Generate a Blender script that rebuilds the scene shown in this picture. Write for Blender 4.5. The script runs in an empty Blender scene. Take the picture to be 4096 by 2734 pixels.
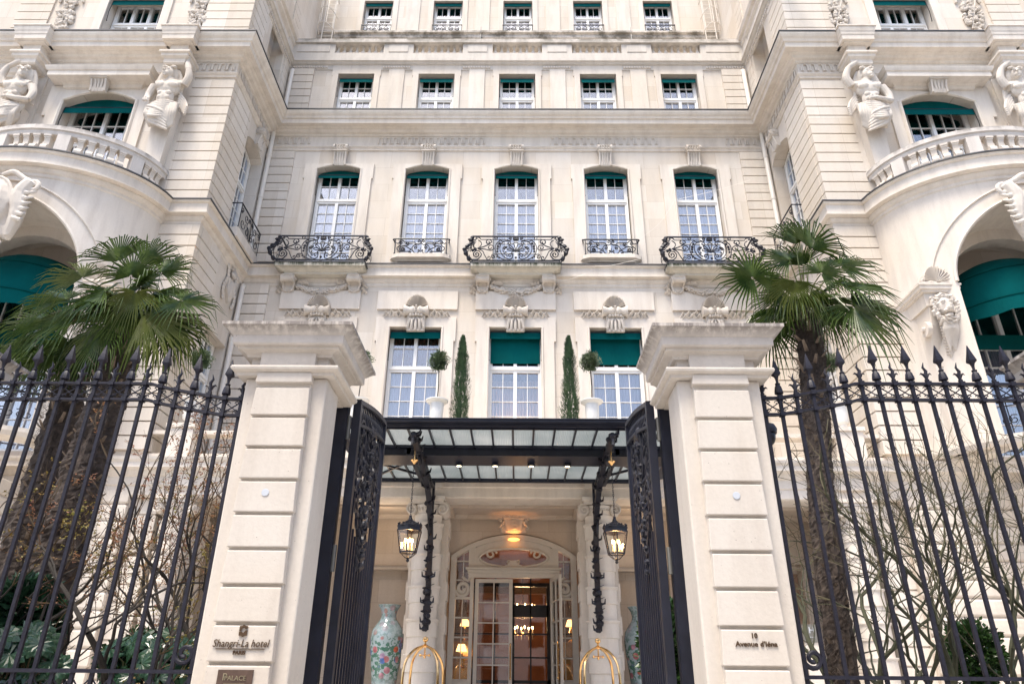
import bpy, bmesh, math, random
from mathutils import Vector, Matrix, noise as mnoise
R=math.radians; PI=math.pi; sin=math.sin; cos=math.cos
random.seed(7)
S=bpy.context.scene; COL=S.collection
# ---------------------------------------------------------------- camera
PITCH,YAW,ROLL=R(25.9237),R(-0.57056),R(0.52086)
cp,sp_,cy_,sy_,cr_,sr_=cos(PITCH),sin(PITCH),cos(YAW),sin(YAW),cos(ROLL),sin(ROLL)
FW=Vector((sy_*cp,cy_*cp,sp_)); RT0=Vector((cy_,-sy_,0)); UP0=RT0.cross(FW)
RT=RT0*cr_+UP0*sr_; UP=UP0*cr_-RT0*sr_
camd=bpy.data.cameras.new('camera'); cam=bpy.data.objects.new('camera',camd); COL.objects.link(cam)
camd.sensor_width=36; camd.lens=24.993; camd.clip_start=0.05; camd.clip_end=600
CAM=Vector((0,0,1.6))
M=Matrix.Identity(4)
for i in range(3):
    M[i][0]=RT[i]; M[i][1]=UP[i]; M[i][2]=-FW[i]; M[i][3]=CAM[i]
cam.matrix_world=M; S.camera=cam
# ---------------------------------------------------------------- world, sun
SUN_EL,SUN_AZ=R(67),R(212)      # azimuth clockwise from +Y: behind the camera, a little to its left
w=bpy.data.worlds.new('World'); S.world=w; w.use_nodes=True
nt=w.node_tree; bg=nt.nodes['Background']
sk=nt.nodes.new('ShaderNodeTexSky'); sk.sky_type='NISHITA'; sk.sun_disc=False
sk.sun_elevation=SUN_EL; sk.sun_rotation=SUN_AZ; sk.altitude=60; sk.air_density=1.0; sk.dust_density=3.5; sk.ozone_density=1.2
nt.links.new(sk.outputs[0],bg.inputs[0]); bg.inputs[1].default_value=0.13
sd=bpy.data.lights.new('sun','SUN'); so=bpy.data.objects.new('sun',sd); COL.objects.link(so)
sd.energy=1.75; sd.angle=R(19); sd.color=(1,.925,.79)
dv=Vector((sin(SUN_AZ)*cos(SUN_EL),cos(SUN_AZ)*cos(SUN_EL),sin(SUN_EL)))
so.rotation_euler=dv.to_track_quat('Z','Y').to_euler()
S.render.engine='CYCLES'
S.view_settings.view_transform='Standard'; S.view_settings.look='None'; S.view_settings.gamma=1
S.view_settings.exposure=1.38
S.cycles.max_bounces=6; S.cycles.transparent_max_bounces=12
# ---------------------------------------------------------------- materials
def nmat(name):
    m=bpy.data.materials.new(name); m.use_nodes=True
    return m,m.node_tree,m.node_tree.nodes['Principled BSDF']
def c4(c): return (c[0],c[1],c[2],1)
def noise(t,vec,scale,detail=4,rough=.55):
    n=t.nodes.new('ShaderNodeTexNoise'); n.inputs['Scale'].default_value=scale; n.inputs['Detail'].default_value=detail; n.inputs['Roughness'].default_value=rough
    t.links.new(vec,n.inputs['Vector']); return n.outputs['Fac']
def ramp(t,fac,stops):
    n=t.nodes.new('ShaderNodeValToRGB'); e=n.color_ramp.elements
    e[0].position,e[0].color=stops[0][0],c4(stops[0][1]) if len(stops[0][1])==3 else stops[0][1]
    e[1].position,e[1].color=stops[1][0],c4(stops[1][1])
    for s in stops[2:]:
        q=e.new(s[0]); q.color=c4(s[1])
    t.links.new(fac,n.inputs[0]); return n.outputs[0]
def mix(t,fac,a,b,mode='MIX'):
    n=t.nodes.new('ShaderNodeMix'); n.data_type='RGBA'; n.blend_type=mode
    for s,v in ((0,fac),(6,a),(7,b)):
        if isinstance(v,(int,float)): n.inputs[s].default_value=v
        elif isinstance(v,tuple): n.inputs[s].default_value=c4(v)
        else: t.links.new(v,n.inputs[s])
    return n.outputs[2]
def pos(t): return t.nodes.new('ShaderNodeNewGeometry').outputs['Position']
def mapv(t,vec,sc=(1,1,1)):
    n=t.nodes.new('ShaderNodeMapping'); n.inputs['Scale'].default_value=sc; t.links.new(vec,n.inputs['Vector']); return n.outputs[0]
def bump(t,p,h,st,dist=.01):
    n=t.nodes.new('ShaderNodeBump'); n.inputs['Strength'].default_value=st; n.inputs['Distance'].default_value=dist
    t.links.new(h,n.inputs['Height']); t.links.new(n.outputs[0],p.inputs['Normal'])
def stone(name,base,warm,dirt,joints=None,pits=False,stain=.42,rough=.85):
    m,t,p=nmat(name); P=pos(t)
    big=noise(t,P,.45,3); c=mix(t,ramp(t,big,[(.38,(0,0,0)),(.66,(1,1,1))]),base,warm)
    st=noise(t,mapv(t,P,(2.2,2.2,.35)),1.6,5,.6)
    c=mix(t,ramp(t,st,[(.44,(0,0,0)),(.78,(stain,stain,stain))]),c,dirt)
    fine=noise(t,P,26,4,.6); c=mix(t,.25,c,ramp(t,fine,[(.3,tuple(x*.8 for x in base)),(.7,tuple(min(1,x*1.08) for x in base))]))
    h=fine
    if joints:
        sx=t.nodes.new('ShaderNodeSeparateXYZ'); t.links.new(P,sx.inputs[0])
        ad=t.nodes.new('ShaderNodeMath'); ad.operation='ADD'; t.links.new(sx.outputs[0],ad.inputs[0]); t.links.new(sx.outputs[1],ad.inputs[1])
        cb=t.nodes.new('ShaderNodeCombineXYZ'); t.links.new(ad.outputs[0],cb.inputs[0]); t.links.new(sx.outputs[2],cb.inputs[1])
        b=t.nodes.new('ShaderNodeTexBrick'); t.links.new(cb.outputs[0],b.inputs['Vector'])
        b.inputs['Scale'].default_value=1; b.inputs['Brick Width'].default_value=joints[0]; b.inputs['Row Height'].default_value=joints[1]
        b.inputs['Mortar Size'].default_value=.006; b.inputs['Mortar Smooth'].default_value=.3
        b.inputs['Color1'].default_value=(1,1,1,1); b.inputs['Color2'].default_value=(.90,.875,.84,1); b.inputs['Mortar'].default_value=(.76,.72,.67,1)
        c=mix(t,1,c,b.outputs['Color'],'MULTIPLY')
    if pits:
        v=t.nodes.new('ShaderNodeTexVoronoi'); v.inputs['Scale'].default_value=22; t.links.new(P,v.inputs['Vector'])
        v.inputs['Randomness'].default_value=1
        pt=ramp(t,v.outputs['Distance'],[(.05,(1,1,1)),(.1,(0,0,0))])
        g=noise(t,P,5,2); gg=ramp(t,g,[(.52,(0,0,0)),(.6,(1,1,1))])
        f=mix(t,1,pt,gg,'MULTIPLY'); c=mix(t,f,c,tuple(x*.45 for x in dirt))
    t.links.new(c,p.inputs['Base Color']); p.inputs['Roughness'].default_value=rough
    p.inputs['Specular IOR Level'].default_value=.25
    bump(t,p,h,.25,.01); return m
MA={}
MA['wall']=stone('facade_limestone',(.69,.64,.58),(.67,.585,.485),(.48,.42,.36),joints=(1.35,.76))
MA['trim']=stone('moulded_limestone',(.70,.645,.58),(.66,.58,.485),(.38,.32,.27),stain=.55)
MA['band']=stone('coursed_limestone',(.70,.65,.59),(.67,.59,.49),(.48,.42,.36),joints=(1.1,9))
MA['carve']=stone('carved_limestone',(.63,.58,.52),(.58,.51,.43),(.28,.24,.21),stain=.55)
MA['pier']=stone('pier_limestone',(.62,.57,.51),(.58,.51,.43),(.38,.31,.25),pits=True,stain=.5)
def mossy(name,base,zlo,zhi,col,amount,sx=7):
    m=stone(name,base,tuple(x*.93 for x in base),(.3,.27,.23),pits=True,stain=.5); t=m.node_tree; p=t.nodes['Principled BSDF']
    src=p.inputs['Base Color'].links[0].from_socket; P=pos(t)
    n1=noise(t,mapv(t,P,(sx,sx,1.2)),1,5,.65); f=ramp(t,n1,[(.5-amount*.2,(0,0,0)),(.52+.12*(1-amount),(1,1,1))])
    s=t.nodes.new('ShaderNodeSeparateXYZ'); t.links.new(P,s.inputs[0])
    mr=t.nodes.new('ShaderNodeMapRange'); mr.inputs[1].default_value=zlo; mr.inputs[2].default_value=zhi; t.links.new(s.outputs[2],mr.inputs[0])
    f2=mix(t,1,f,mr.outputs[0],'MULTIPLY'); c=mix(t,f2,src,col); t.links.new(c,p.inputs['Base Color']); return m
MA['cap']=mossy('weathered_cap_stone',(.60,.55,.50),4.70,4.80,(.23,.205,.19),.75,16)
MA['slab']=mossy('mossy_balcony_stone',(.62,.58,.50),14.25,14.36,(.07,.075,.05),.9,6)
MA['coping']=mossy('weathered_coping_stone',(.64,.59,.53),25.6,26.05,(.20,.18,.15),.35,1.2)
MA['rail']=mossy('weathered_handrail_stone',(.66,.61,.56),15.62,15.8,(.22,.2,.18),.4,3)
def simple(name,col,rough=.5,metal=0,var=.0,vs=8,bmp=0,spec=.5,coat=0,bs=40):
    m,t,p=nmat(name); p.inputs['Roughness'].default_value=rough; p.inputs['Metallic'].default_value=metal
    p.inputs['Specular IOR Level'].default_value=spec; p.inputs['Coat Weight'].default_value=coat
    P=pos(t)
    if var:
        n=noise(t,P,vs,4); t.links.new(ramp(t,n,[(.3,tuple(x*(1-var) for x in col)),(.7,tuple(min(1,x*(1+var)) for x in col))]),p.inputs['Base Color'])
    else: p.inputs['Base Color'].default_value=c4(col)
    if bmp: bump(t,p,noise(t,P,bs,4),bmp,.01)
    return m
MA['iron']=simple('painted_wrought_iron',(.010,.010,.017),.42,0,.35,20,.25,.4)
MA['ironfence']=simple('painted_fence_iron',(.013,.0125,.022),.5,0,.35,25,.35,.35)
MA['gate']=simple('painted_gate_steel',(.013,.015,.027),.4,0,.25,6,.12,.45)
MA['lead']=simple('lead_flashing',(.05,.05,.055),.5,0,.3,5)
MA['white']=simple('white_window_paint',(.80,.79,.77),.4,0,.03,10)
MA['cream']=simple('shaded_white_door_paint',(.60,.555,.49),.4,0,.03,10)  # white door paint, with the shade of the doorway put into its colour
MA['pipe']=simple('cream_painted_pipe',(.72,.67,.6),.45,0,.06,3)
MA['urn']=simple('white_glazed_urn',(.75,.74,.71),.35,0,.04,5)
MA['brass']=simple('polished_brass',(.80,.50,.22),.16,1,.08,9)
MA['bronze']=simple('bronze_lettering',(.12,.075,.045),.42,.6,.2,30)
MA['bronzelight']=simple('polished_bronze_lettering',(.42,.36,.24),.35,.7,.1,30)
MA['plaque']=simple('brown_bronze_plaque',(.13,.085,.065),.45,.5,.2,20)
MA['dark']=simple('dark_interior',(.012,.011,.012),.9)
MA['lobbywall']=simple('brown_lobby_wall',(.24,.085,.028),.7,0,.25,2)
MA['lobbyfloor']=simple('polished_lobby_floor',(.25,.16,.10),.25,0,.2,2)
MA['wood']=simple('dark_mahogany',(.06,.025,.014),.35,0,.3,4)
MA['black']=simple('black_door_frame',(.012,.013,.018),.3)
MA['niche']=stone('warm_portico_plaster',(.62,.55,.48),(.58,.49,.40),(.44,.36,.29),joints=(1.2,.6))
MA['grey']=simple('grey_metal_plate',(.16,.155,.14),.5)
MA['disc']=simple('white_plastic_disc',(.52,.55,.60),.5)
MA['candle']=simple('ivory_candle',(.75,.68,.5),.5)
def cloth(name,col,folds=False):
    m,t,p=nmat(name); P=pos(t); n=noise(t,P,1.3,3)
    t.links.new(ramp(t,n,[(.3,tuple(x*.82 for x in col)),(.7,tuple(x*1.15 for x in col))]),p.inputs['Base Color'])
    p.inputs['Roughness'].default_value=.95; p.inputs['Specular IOR Level'].default_value=.08
    bump(t,p,noise(t,mapv(t,P,(6,6,1.5)),1,3),.65,.04); return m
MA['green']=cloth('green_awning_canvas',(.0,.074,.076))
MA['greendark']=cloth('dark_green_awning_lining',(.0,.045,.042))
def curtain(name,col,em=0):
    m,t,p=nmat(name); P=pos(t)
    wv=t.nodes.new('ShaderNodeTexWave'); wv.inputs['Scale'].default_value=5.5; wv.inputs['Distortion'].default_value=2.2; wv.inputs['Detail'].default_value=2; wv.bands_direction='X'
    t.links.new(mapv(t,P,(1,1,.12)),wv.inputs['Vector'])
    c=ramp(t,wv.outputs['Fac'],[(.1,tuple(x*.80 for x in col)),(.8,col)]); t.links.new(c,p.inputs['Base Color'])  # wave valleys darkened: shading of the folds put into the colour
    p.inputs['Roughness'].default_value=.9; bump(t,p,wv.outputs['Fac'],.25,.03); return m
MA['curtain']=curtain('sheer_white_curtain',(.58,.61,.70)); MA['curtainlav']=curtain('sheer_lavender_curtain',(.36,.35,.46)); MA['curtainbrown']=curtain('brown_silk_curtain',(.20,.08,.04))
def glass(name,refl,tint=(1,1,1),rough=.02):
    m,t,p=nmat(name); out=t.nodes['Material Output']
    tr=t.nodes.new('ShaderNodeBsdfTransparent'); tr.inputs[0].default_value=c4(tint)
    gl=t.nodes.new('ShaderNodeBsdfGlossy'); gl.inputs['Roughness'].default_value=rough; gl.inputs[0].default_value=(1,1,1,1)
    lw=t.nodes.new('ShaderNodeFresnel'); lw.inputs[0].default_value=1.5
    ma=t.nodes.new('ShaderNodeMath'); ma.operation='MULTIPLY_ADD'; ma.inputs[1].default_value=.8; ma.inputs[2].default_value=refl; ma.use_clamp=True
    t.links.new(lw.outputs[0],ma.inputs[0]); ms=t.nodes.new('ShaderNodeMixShader')
    P=pos(t); b=t.nodes.new('ShaderNodeBump'); b.inputs['Strength'].default_value=.03; b.inputs['Distance'].default_value=.02
    t.links.new(noise(t,P,1.6,2),b.inputs['Height']); t.links.new(b.outputs[0],gl.inputs['Normal'])
    t.links.new(ma.outputs[0],ms.inputs[0]); t.links.new(tr.outputs[0],ms.inputs[1]); t.links.new(gl.outputs[0],ms.inputs[2]); t.links.new(ms.outputs[0],out.inputs[0]); return m
MA['glass']=glass('window_glass',.13); MA['doorglass']=glass('door_glass',.06); MA['lglass']=glass('lantern_glass',.03,(1,.95,.85))
def frosted():
    m,t,p=nmat('ribbed_frosted_glass'); out=t.nodes['Material Output']; P=pos(t)
    tl=t.nodes.new('ShaderNodeBsdfTranslucent'); df=t.nodes.new('ShaderNodeBsdfDiffuse')
    n=noise(t,P,.9,3); c=ramp(t,n,[(.3,(.42,.46,.47)),(.7,(.58,.60,.60))]); t.links.new(c,tl.inputs[0]); t.links.new(c,df.inputs[0])
    wv=t.nodes.new('ShaderNodeTexWave'); wv.inputs['Scale'].default_value=9; wv.bands_direction='X'; t.links.new(P,wv.inputs['Vector'])
    b=t.nodes.new('ShaderNodeBump'); b.inputs['Strength'].default_value=.5; b.inputs['Distance'].default_value=.01; t.links.new(wv.outputs['Fac'],b.inputs['Height'])
    t.links.new(b.outputs[0],df.inputs['Normal']); t.links.new(b.outputs[0],tl.inputs['Normal'])
    ms=t.nodes.new('ShaderNodeMixShader'); ms.inputs[0].default_value=.35; t.links.new(tl.outputs[0],ms.inputs[1]); t.links.new(df.outputs[0],ms.inputs[2])
    t.links.new(ms.outputs[0],out.inputs[0]); return m
MA['frost']=frosted()
def emit(name,col,s):
    m,t,p=nmat(name); p.inputs['Emission Color'].default_value=c4(col); p.inputs['Emission Strength'].default_value=s; p.inputs['Base Color'].default_value=c4(col); return m
MA['flame']=emit('glowing_bulb',(1,.62,.25),16); MA['shade']=emit('lit_lamp_shade',(1,.55,.2),1.6); MA['spot']=emit('lit_spotlight_lens',(1,.8,.5),1.6); MA['fire']=emit('amber_uplight',(1,.36,.06),2.2)
def leafmat(name,a,b,rough=.4,trans=.0,vs=2.5):
    m,t,p=nmat(name); P=pos(t); n=noise(t,P,vs,4,.7)
    c=ramp(t,n,[(.3,a),(.7,b)]); t.links.new(c,p.inputs['Base Color']); p.inputs['Roughness'].default_value=rough
    if trans:
        out=t.nodes['Material Output']; tl=t.nodes.new('ShaderNodeBsdfTranslucent'); t.links.new(c,tl.inputs[0])
        ms=t.nodes.new('ShaderNodeMixShader'); ms.inputs[0].default_value=trans; t.links.new(p.outputs[0],ms.inputs[1]); t.links.new(tl.outputs[0],ms.inputs[2]); t.links.new(ms.outputs[0],out.inputs[0])
    return m
MA['palm']=leafmat('palm_leaf',(.022,.055,.014),(.105,.150,.035),.24,.14,4)
MA['palmolive']=leafmat('yellow_green_palm_leaf',(.055,.08,.015),(.15,.17,.04),.3,.2,1.5)
MA['fibre']=leafmat('palm_fibre',(.022,.016,.014),(.085,.063,.05),.9,0,14)
MA['stub']=leafmat('cut_leaf_base',(.12,.085,.06),(.26,.20,.15),.8,0,10)
MA['bark']=leafmat('grey_brown_bark',(.025,.021,.019),(.065,.055,.045),.85,0,9)
MA['barkgreen']=leafmat('mossy_green_bark',(.028,.033,.018),(.075,.075,.042),.85,0,5)
MA['twig']=leafmat('green_brown_twig',(.055,.065,.02),(.09,.06,.035),.7,0,3)
MA['twigred']=leafmat('red_brown_twig',(.08,.035,.02),(.11,.08,.03),.7,0,3)
MA['budred']=leafmat('young_red_maple_leaf',(.26,.10,.07),(.30,.17,.06),.55,.3,2)
MA['budgreen']=leafmat('young_green_leaf',(.20,.22,.03),(.30,.16,.05),.5,.3,2)
MA['bush']=leafmat('glossy_dark_leaf',(.015,.045,.012),(.05,.105,.03),.25,.08,5)
MA['box']=leafmat('boxwood_leaf',(.025,.055,.02),(.15,.20,.10),.35,.1,9)
MA['fatsia']=leafmat('fatsia_leaf',(.012,.04,.022),(.04,.095,.05),.22,.1,3)
MA['cypress']=leafmat('cypress_foliage',(.014,.042,.016),(.09,.16,.06),.6,.1,7)
def porcelain():
    m,t,p=nmat('painted_porcelain'); P=pos(t)
    base=(.33,.41,.44)
    v=t.nodes.new('ShaderNodeTexVoronoi'); v.inputs['Scale'].default_value=9; t.links.new(P,v.inputs['Vector'])
    v2=t.nodes.new('ShaderNodeTexVoronoi'); v2.inputs['Scale'].default_value=5; t.links.new(P,v2.inputs['Vector'])
    cr=ramp(t,v2.outputs['Color'],[(.2,(.55,.25,.33)),(.5,(.60,.12,.05)),(.62,(.62,.38,.45)),(.8,(.10,.2,.5))])
    s=t.nodes.new('ShaderNodeSeparateXYZ'); t.links.new(P,s.inputs[0])
    band=ramp(t,s.outputs[2],[(0,(0,0,0)),(1,(0,0,0))])
    mr=t.nodes.new('ShaderNodeMapRange'); mr.inputs[1].default_value=0; mr.inputs[2].default_value=4; t.links.new(s.outputs[2],mr.inputs[0])
    band=ramp(t,mr.outputs[0],[(.40,(.0,.0,.0)),(.47,(1,1,1)),(.62,(1,1,1)),(.7,(.25,.25,.25)),(.8,(.55,.55,.55))])
    leaf=ramp(t,noise(t,P,11,4),[(.485,(0,0,0)),(.51,(1,1,1))]); leaf=mix(t,1,leaf,band,'MULTIPLY')
    c=mix(t,leaf,base,(.06,.16,.12))
    fl=ramp(t,v2.outputs['Distance'],[(.32,(1,1,1)),(.40,(0,0,0))]); fl=mix(t,1,fl,band,'MULTIPLY')
    pet=ramp(t,v.outputs['Distance'],[(.1,(1,1,1)),(.6,(.55,.5,.5))]); c=mix(t,fl,c,mix(t,1,cr,pet,'MULTIPLY'))
    tr=noise(t,mapv(t,P,(9,9,2.4)),1,4,.7); tf=ramp(t,tr,[(.5,(0,0,0)),(.51,(1,1,1)),(.54,(1,1,1)),(.56,(0,0,0))])
    lo=ramp(t,mr.outputs[0],[(.38,(1,1,1)),(.46,(0,0,0))]); c=mix(t,mix(t,1,tf,lo,'MULTIPLY'),c,(.12,.08,.06))
    t.links.new(c,p.inputs['Base Color']); p.inputs['Roughness'].default_value=.12; p.inputs['Coat Weight'].default_value=.5; return m
MA['porcelain']=porcelain()
MA['ground']=simple('pale_courtyard_paving',(.52,.50,.47),.8,0,.12,1.5,.2)
MA['street']=simple('grey_street_paving',(.34,.33,.32),.85,0,.15,1.5,.2)
MA['brown']=simple('brown_niche_marble',(.30,.19,.13),.4,0,.35,2)
# ---------------------------------------------------------------- builders
WO={}
X0=-.1; XG=-.16
def px(u,v,Y):
    d=FW*2843.68+RT*(u-2048)-UP*(v-1367); d*=Y/d.y
    return CAM+d
class MB:
    def __init__(s,mir=None,T=None): s.v=[];s.f=[];s.mir=mir;s.T=T
    def add(s,vs,fs):
        o=len(s.v)
        for p in vs:
            if s.T: p=s.T(p)
            x,y,z=p
            if s.mir is not None: x=2*s.mir-x
            s.v.append((x,y,z))
        s.f+=[tuple(i+o for i in f) for f in fs]
    def box(s,x0,x1,y0,y1,z0,z1):
        s.add([(x0,y0,z0),(x1,y0,z0),(x1,y1,z0),(x0,y1,z0),(x0,y0,z1),(x1,y0,z1),(x1,y1,z1),(x0,y1,z1)],
              [(0,3,2,1),(4,5,6,7),(0,1,5,4),(1,2,6,5),(2,3,7,6),(3,0,4,7)])
    def tbox(s,x0,x1,y0,y1,z0,z1,tx=0,ty=0):
        s.add([(x0+tx,y0+ty,z0),(x1-tx,y0+ty,z0),(x1-tx,y1,z0),(x0+tx,y1,z0),(x0,y0,z1),(x1,y0,z1),(x1,y1,z1),(x0,y1,z1)],
              [(0,3,2,1),(4,5,6,7),(0,1,5,4),(1,2,6,5),(2,3,7,6),(3,0,4,7)])
    def prism(s,poly,a,b,ax='y'):
        n=len(poly)
        def P(p,d): return (p[0],d,p[1]) if ax=='y' else ((d,p[0],p[1]) if ax=='x' else (p[0],p[1],d))
        s.add([P(p,a) for p in poly]+[P(p,b) for p in poly],[tuple(range(n)),tuple(range(2*n-1,n-1,-1))]+[(i,(i+1)%n,n+(i+1)%n,n+i) for i in range(n)])
    def tube(s,pts,r,n=5,cap=True):
        pts=[Vector(p) for p in pts]; k=len(pts)
        if k<2: return
        rs=r if isinstance(r,(list,tuple)) else [r]*k
        vs=[];up=None
        for i in range(k):
            t=(pts[min(i+1,k-1)]-pts[max(i-1,0)])
            if t.length<1e-7: t=Vector((0,0,1))
            t.normalize()
            if up is None: up=t.orthogonal().normalized()
            else:
                up=up-t*up.dot(t)
                up=up.normalized() if up.length>1e-5 else t.orthogonal().normalized()
            b=t.cross(up)
            for j in range(n):
                a=2*PI*j/n; vs.append(tuple(pts[i]+(up*cos(a)+b*sin(a))*rs[i]))
        fs=[(i*n+j,i*n+(j+1)%n,(i+1)*n+(j+1)%n,(i+1)*n+j) for i in range(k-1) for j in range(n)]
        if cap: fs+=[tuple(range(n-1,-1,-1)),tuple((k-1)*n+j for j in range(n))]
        s.add(vs,fs)
    def bar(s,pts,w,d,nrm=(0,1,0)):       # flat bar, d along nrm
        nrm=Vector(nrm); pts=[Vector(p) for p in pts]; k=len(pts); vs=[]
        for i in range(k):
            t=(pts[min(i+1,k-1)]-pts[max(i-1,0)]).normalized(); q=t.cross(nrm).normalized()
            for a,b in ((-1,-1),(1,-1),(1,1),(-1,1)): vs.append(tuple(pts[i]+q*a*w/2+nrm*b*d/2))
        s.add(vs,[(i*4+j,i*4+(j+1)%4,i*4+4+(j+1)%4,i*4+4+j) for i in range(k-1) for j in range(4)]+[(3,2,1,0),tuple(k*4-4+j for j in range(4))])
    def lathe(s,prof,c=(0,0,0),n=12,sq=False):
        vs=[]
        for r,z in prof:
            for j in range(n):
                a=2*PI*j/n+(PI/4 if n==4 else 0); vs.append((c[0]+r*cos(a),c[1]+r*sin(a),c[2]+z))
        k=len(prof)
        s.add(vs,[(i*n+j,i*n+(j+1)%n,(i+1)*n+(j+1)%n,(i+1)*n+j) for i in range(k-1) for j in range(n)]+[tuple(range(n-1,-1,-1)),tuple((k-1)*n+j for j in range(n))])
    def ell(s,c,r,n=8,m=6,rot=None):
        vs=[];c=Vector(c)
        for i in range(m+1):
            th=PI*i/m
            for j in range(n):
                a=2*PI*j/n; p=Vector((r[0]*sin(th)*cos(a),r[1]*sin(th)*sin(a),r[2]*cos(th)))
                if rot: p=rot@p
                vs.append(tuple(c+p))
        s.add(vs,[(i*n+j,(i+1)*n+j,(i+1)*n+(j+1)%n,i*n+(j+1)%n) for i in range(m) for j in range(n)])
    def sweep(s,prof,path,closed=False):  # prof (out,z); outward = right hand of path
        P=[Vector((p[0],p[1])) for p in path]; k=len(P); m=len(prof); vs=[]
        for i in range(k):
            if i==0: d0=d1=(P[1]-P[0]).normalized()
            elif i==k-1: d0=d1=(P[-1]-P[-2]).normalized()
            else: d0=(P[i]-P[i-1]).normalized(); d1=(P[i+1]-P[i]).normalized()
            n0=Vector((d0.y,-d0.x)); n1=Vector((d1.y,-d1.x)); n=(n0+n1)
            n=n/max(.35,n.dot(n0)) if n.length>1e-6 else n0
            for o,z in prof: vs.append((P[i].x+n.x*o,P[i].y+n.y*o,z))
        s.add(vs,[(i*m+j,(i+1)*m+j,(i+1)*m+(j+1)%m,i*m+(j+1)%m) for i in range(k-1) for j in range(m)]+[tuple(range(m)),tuple((k-1)*m+j for j in range(m-1,-1,-1))])
    def wall(s,x0,x1,z0,z1,yf,yb,ops=()):     # openings (xa,xb,za,zb,rise)
        xs=sorted(set([x0,x1]+[o[0] for o in ops]+[o[1] for o in ops])); xs=[x for x in xs if x0<=x<=x1]
        for a,b in zip(xs,xs[1:]):
            m=(a+b)/2; cur=z0
            for o in sorted([o for o in ops if o[0]<m<o[1]],key=lambda o:o[2]):
                if o[2]>cur: s.box(a,b,yf,yb,cur,o[2])
                zt=o[3]; rise=o[4] if len(o)>4 else 0
                if rise>0:
                    h=(o[1]-o[0])/2; cx=(o[0]+o[1])/2; n=16; zr=zt+rise+.02
                    arc=arcpts(cx,h,zt,rise,n)
                    for (xa,za),(xb,zb) in zip(arc,arc[1:]): s.prism([(xa,za),(xb,zb),(xb,zr),(xa,zr)],yf,yb)
                    cur=zr
                else: cur=zt
            if cur<z1: s.box(a,b,yf,yb,cur,z1)
    def build(s,name,mat,parent=None,smooth=False,label=None,loc=None):
        me=bpy.data.meshes.new(name); o=Vector(loc) if loc is not None else (WO[parent] if parent is not None else Vector((0,0,0)))
        me.from_pydata([(a-o.x,b-o.y,c-o.z) for a,b,c in s.v],[],s.f)
        bm=bmesh.new(); bm.from_mesh(me); bmesh.ops.recalc_face_normals(bm,faces=bm.faces); bm.to_mesh(me); bm.free()
        me.materials.append(MA[mat])
        if smooth:
            me.polygons.foreach_set('use_smooth',[True]*len(me.polygons))
            try: me.set_sharp_from_angle(angle=R(38))
            except Exception: pass
        ob=bpy.data.objects.new(name,me); COL.objects.link(ob)
        if parent is not None:
            ob.parent=parent
            if loc is not None: ob.location=o-WO[parent]
        elif loc is not None: ob.location=o
        WO[ob]=o
        if label: ob['label']=label
        return ob
def arcpts(cx,h,z,rise,n):
    if rise>=h*.98: return [(cx-h*cos(PI*i/n),z+rise*sin(PI*i/n)) for i in range(n+1)]
    r=(h*h+rise*rise)/(2*rise); a=math.asin(h/r); return [(cx+r*sin(-a+2*a*i/n),z+r*cos(-a+2*a*i/n)-(r-rise)) for i in range(n+1)]
def thing(name,label,cat,loc,group=None):
    o=bpy.data.objects.new(name,None); COL.objects.link(o); o.location=loc; o.empty_display_size=.2
    o['label']=label; o['category']=cat
    if group: o['group']=group
    WO[o]=Vector(loc); return o
def dup(root,loc,label,group=None):
    def cp(o,par):
        c=o.copy(); COL.objects.link(c); c.parent=par
        for ch in list(o.children): cp(ch,c)
        return c
    kids=list(root.children); r=root.copy(); COL.objects.link(r); r.location=loc; r['label']=label
    if group: r['group']=group
    WO[r]=Vector(loc)
    for k in kids: cp(k,r)
    return r
def struct(o): o['kind']='structure'; return o
def spiral(c,r0,r1,a0,a1,n=14):
    return [(c[0]+(r0+(r1-r0)*i/n)*cos(R(a0+(a1-a0)*i/n)),c[1]+(r0+(r1-r0)*i/n)*sin(R(a0+(a1-a0)*i/n))) for i in range(n+1)]
def smooth2(pts,n=5):
    out=[];k=len(pts)
    for i in range(k-1):
        p0=pts[max(i-1,0)];p1=pts[i];p2=pts[i+1];p3=pts[min(i+2,k-1)]
        for j in range(n):
            t=j/n; out.append(tuple(.5*((2*b)+(-a+c)*t+(2*a-5*b+4*c-d)*t*t+(-a+3*b-3*c+d)*t**3) for a,b,c,d in zip(p0,p1,p2,p3)))
    out.append(tuple(pts[-1])); return out
def text_mesh(txt,size,font_ext=.006,shear=0,weight=.0):
    cu=bpy.data.curves.new('lettering','FONT'); cu.body=txt; cu.size=size; cu.extrude=font_ext; cu.align_x='CENTER'; cu.shear=shear; cu.offset=weight; cu.resolution_u=3
    ob=bpy.data.objects.new('t',cu); COL.objects.link(ob); bpy.context.view_layer.update()
    me=bpy.data.meshes.new_from_object(ob.evaluated_get(bpy.context.evaluated_depsgraph_get())); bpy.data.objects.remove(ob)
    return me
def lettering(name,txt,size,loc,mat,parent,sx=1,ext=.006,shear=0,weight=0):
    me=text_mesh(txt,size,ext,shear,weight); me.transform(Matrix.Rotation(PI/2,4,'X')@Matrix.Diagonal((sx,1,1,1))); me.name=name; me.materials.clear(); me.materials.append(MA[mat])
    o=bpy.data.objects.new(name,me); COL.objects.link(o); o.parent=parent; o.location=Vector(loc)-WO[parent]; WO[o]=Vector(loc); return o
def remesh(o,vox,sm=2):
    m=o.modifiers.new('r','REMESH'); m.mode='VOXEL'; m.voxel_size=vox; m.use_smooth_shade=True
    if sm: s=o.modifiers.new('s','SMOOTH'); s.iterations=sm; s.factor=.5
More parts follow.
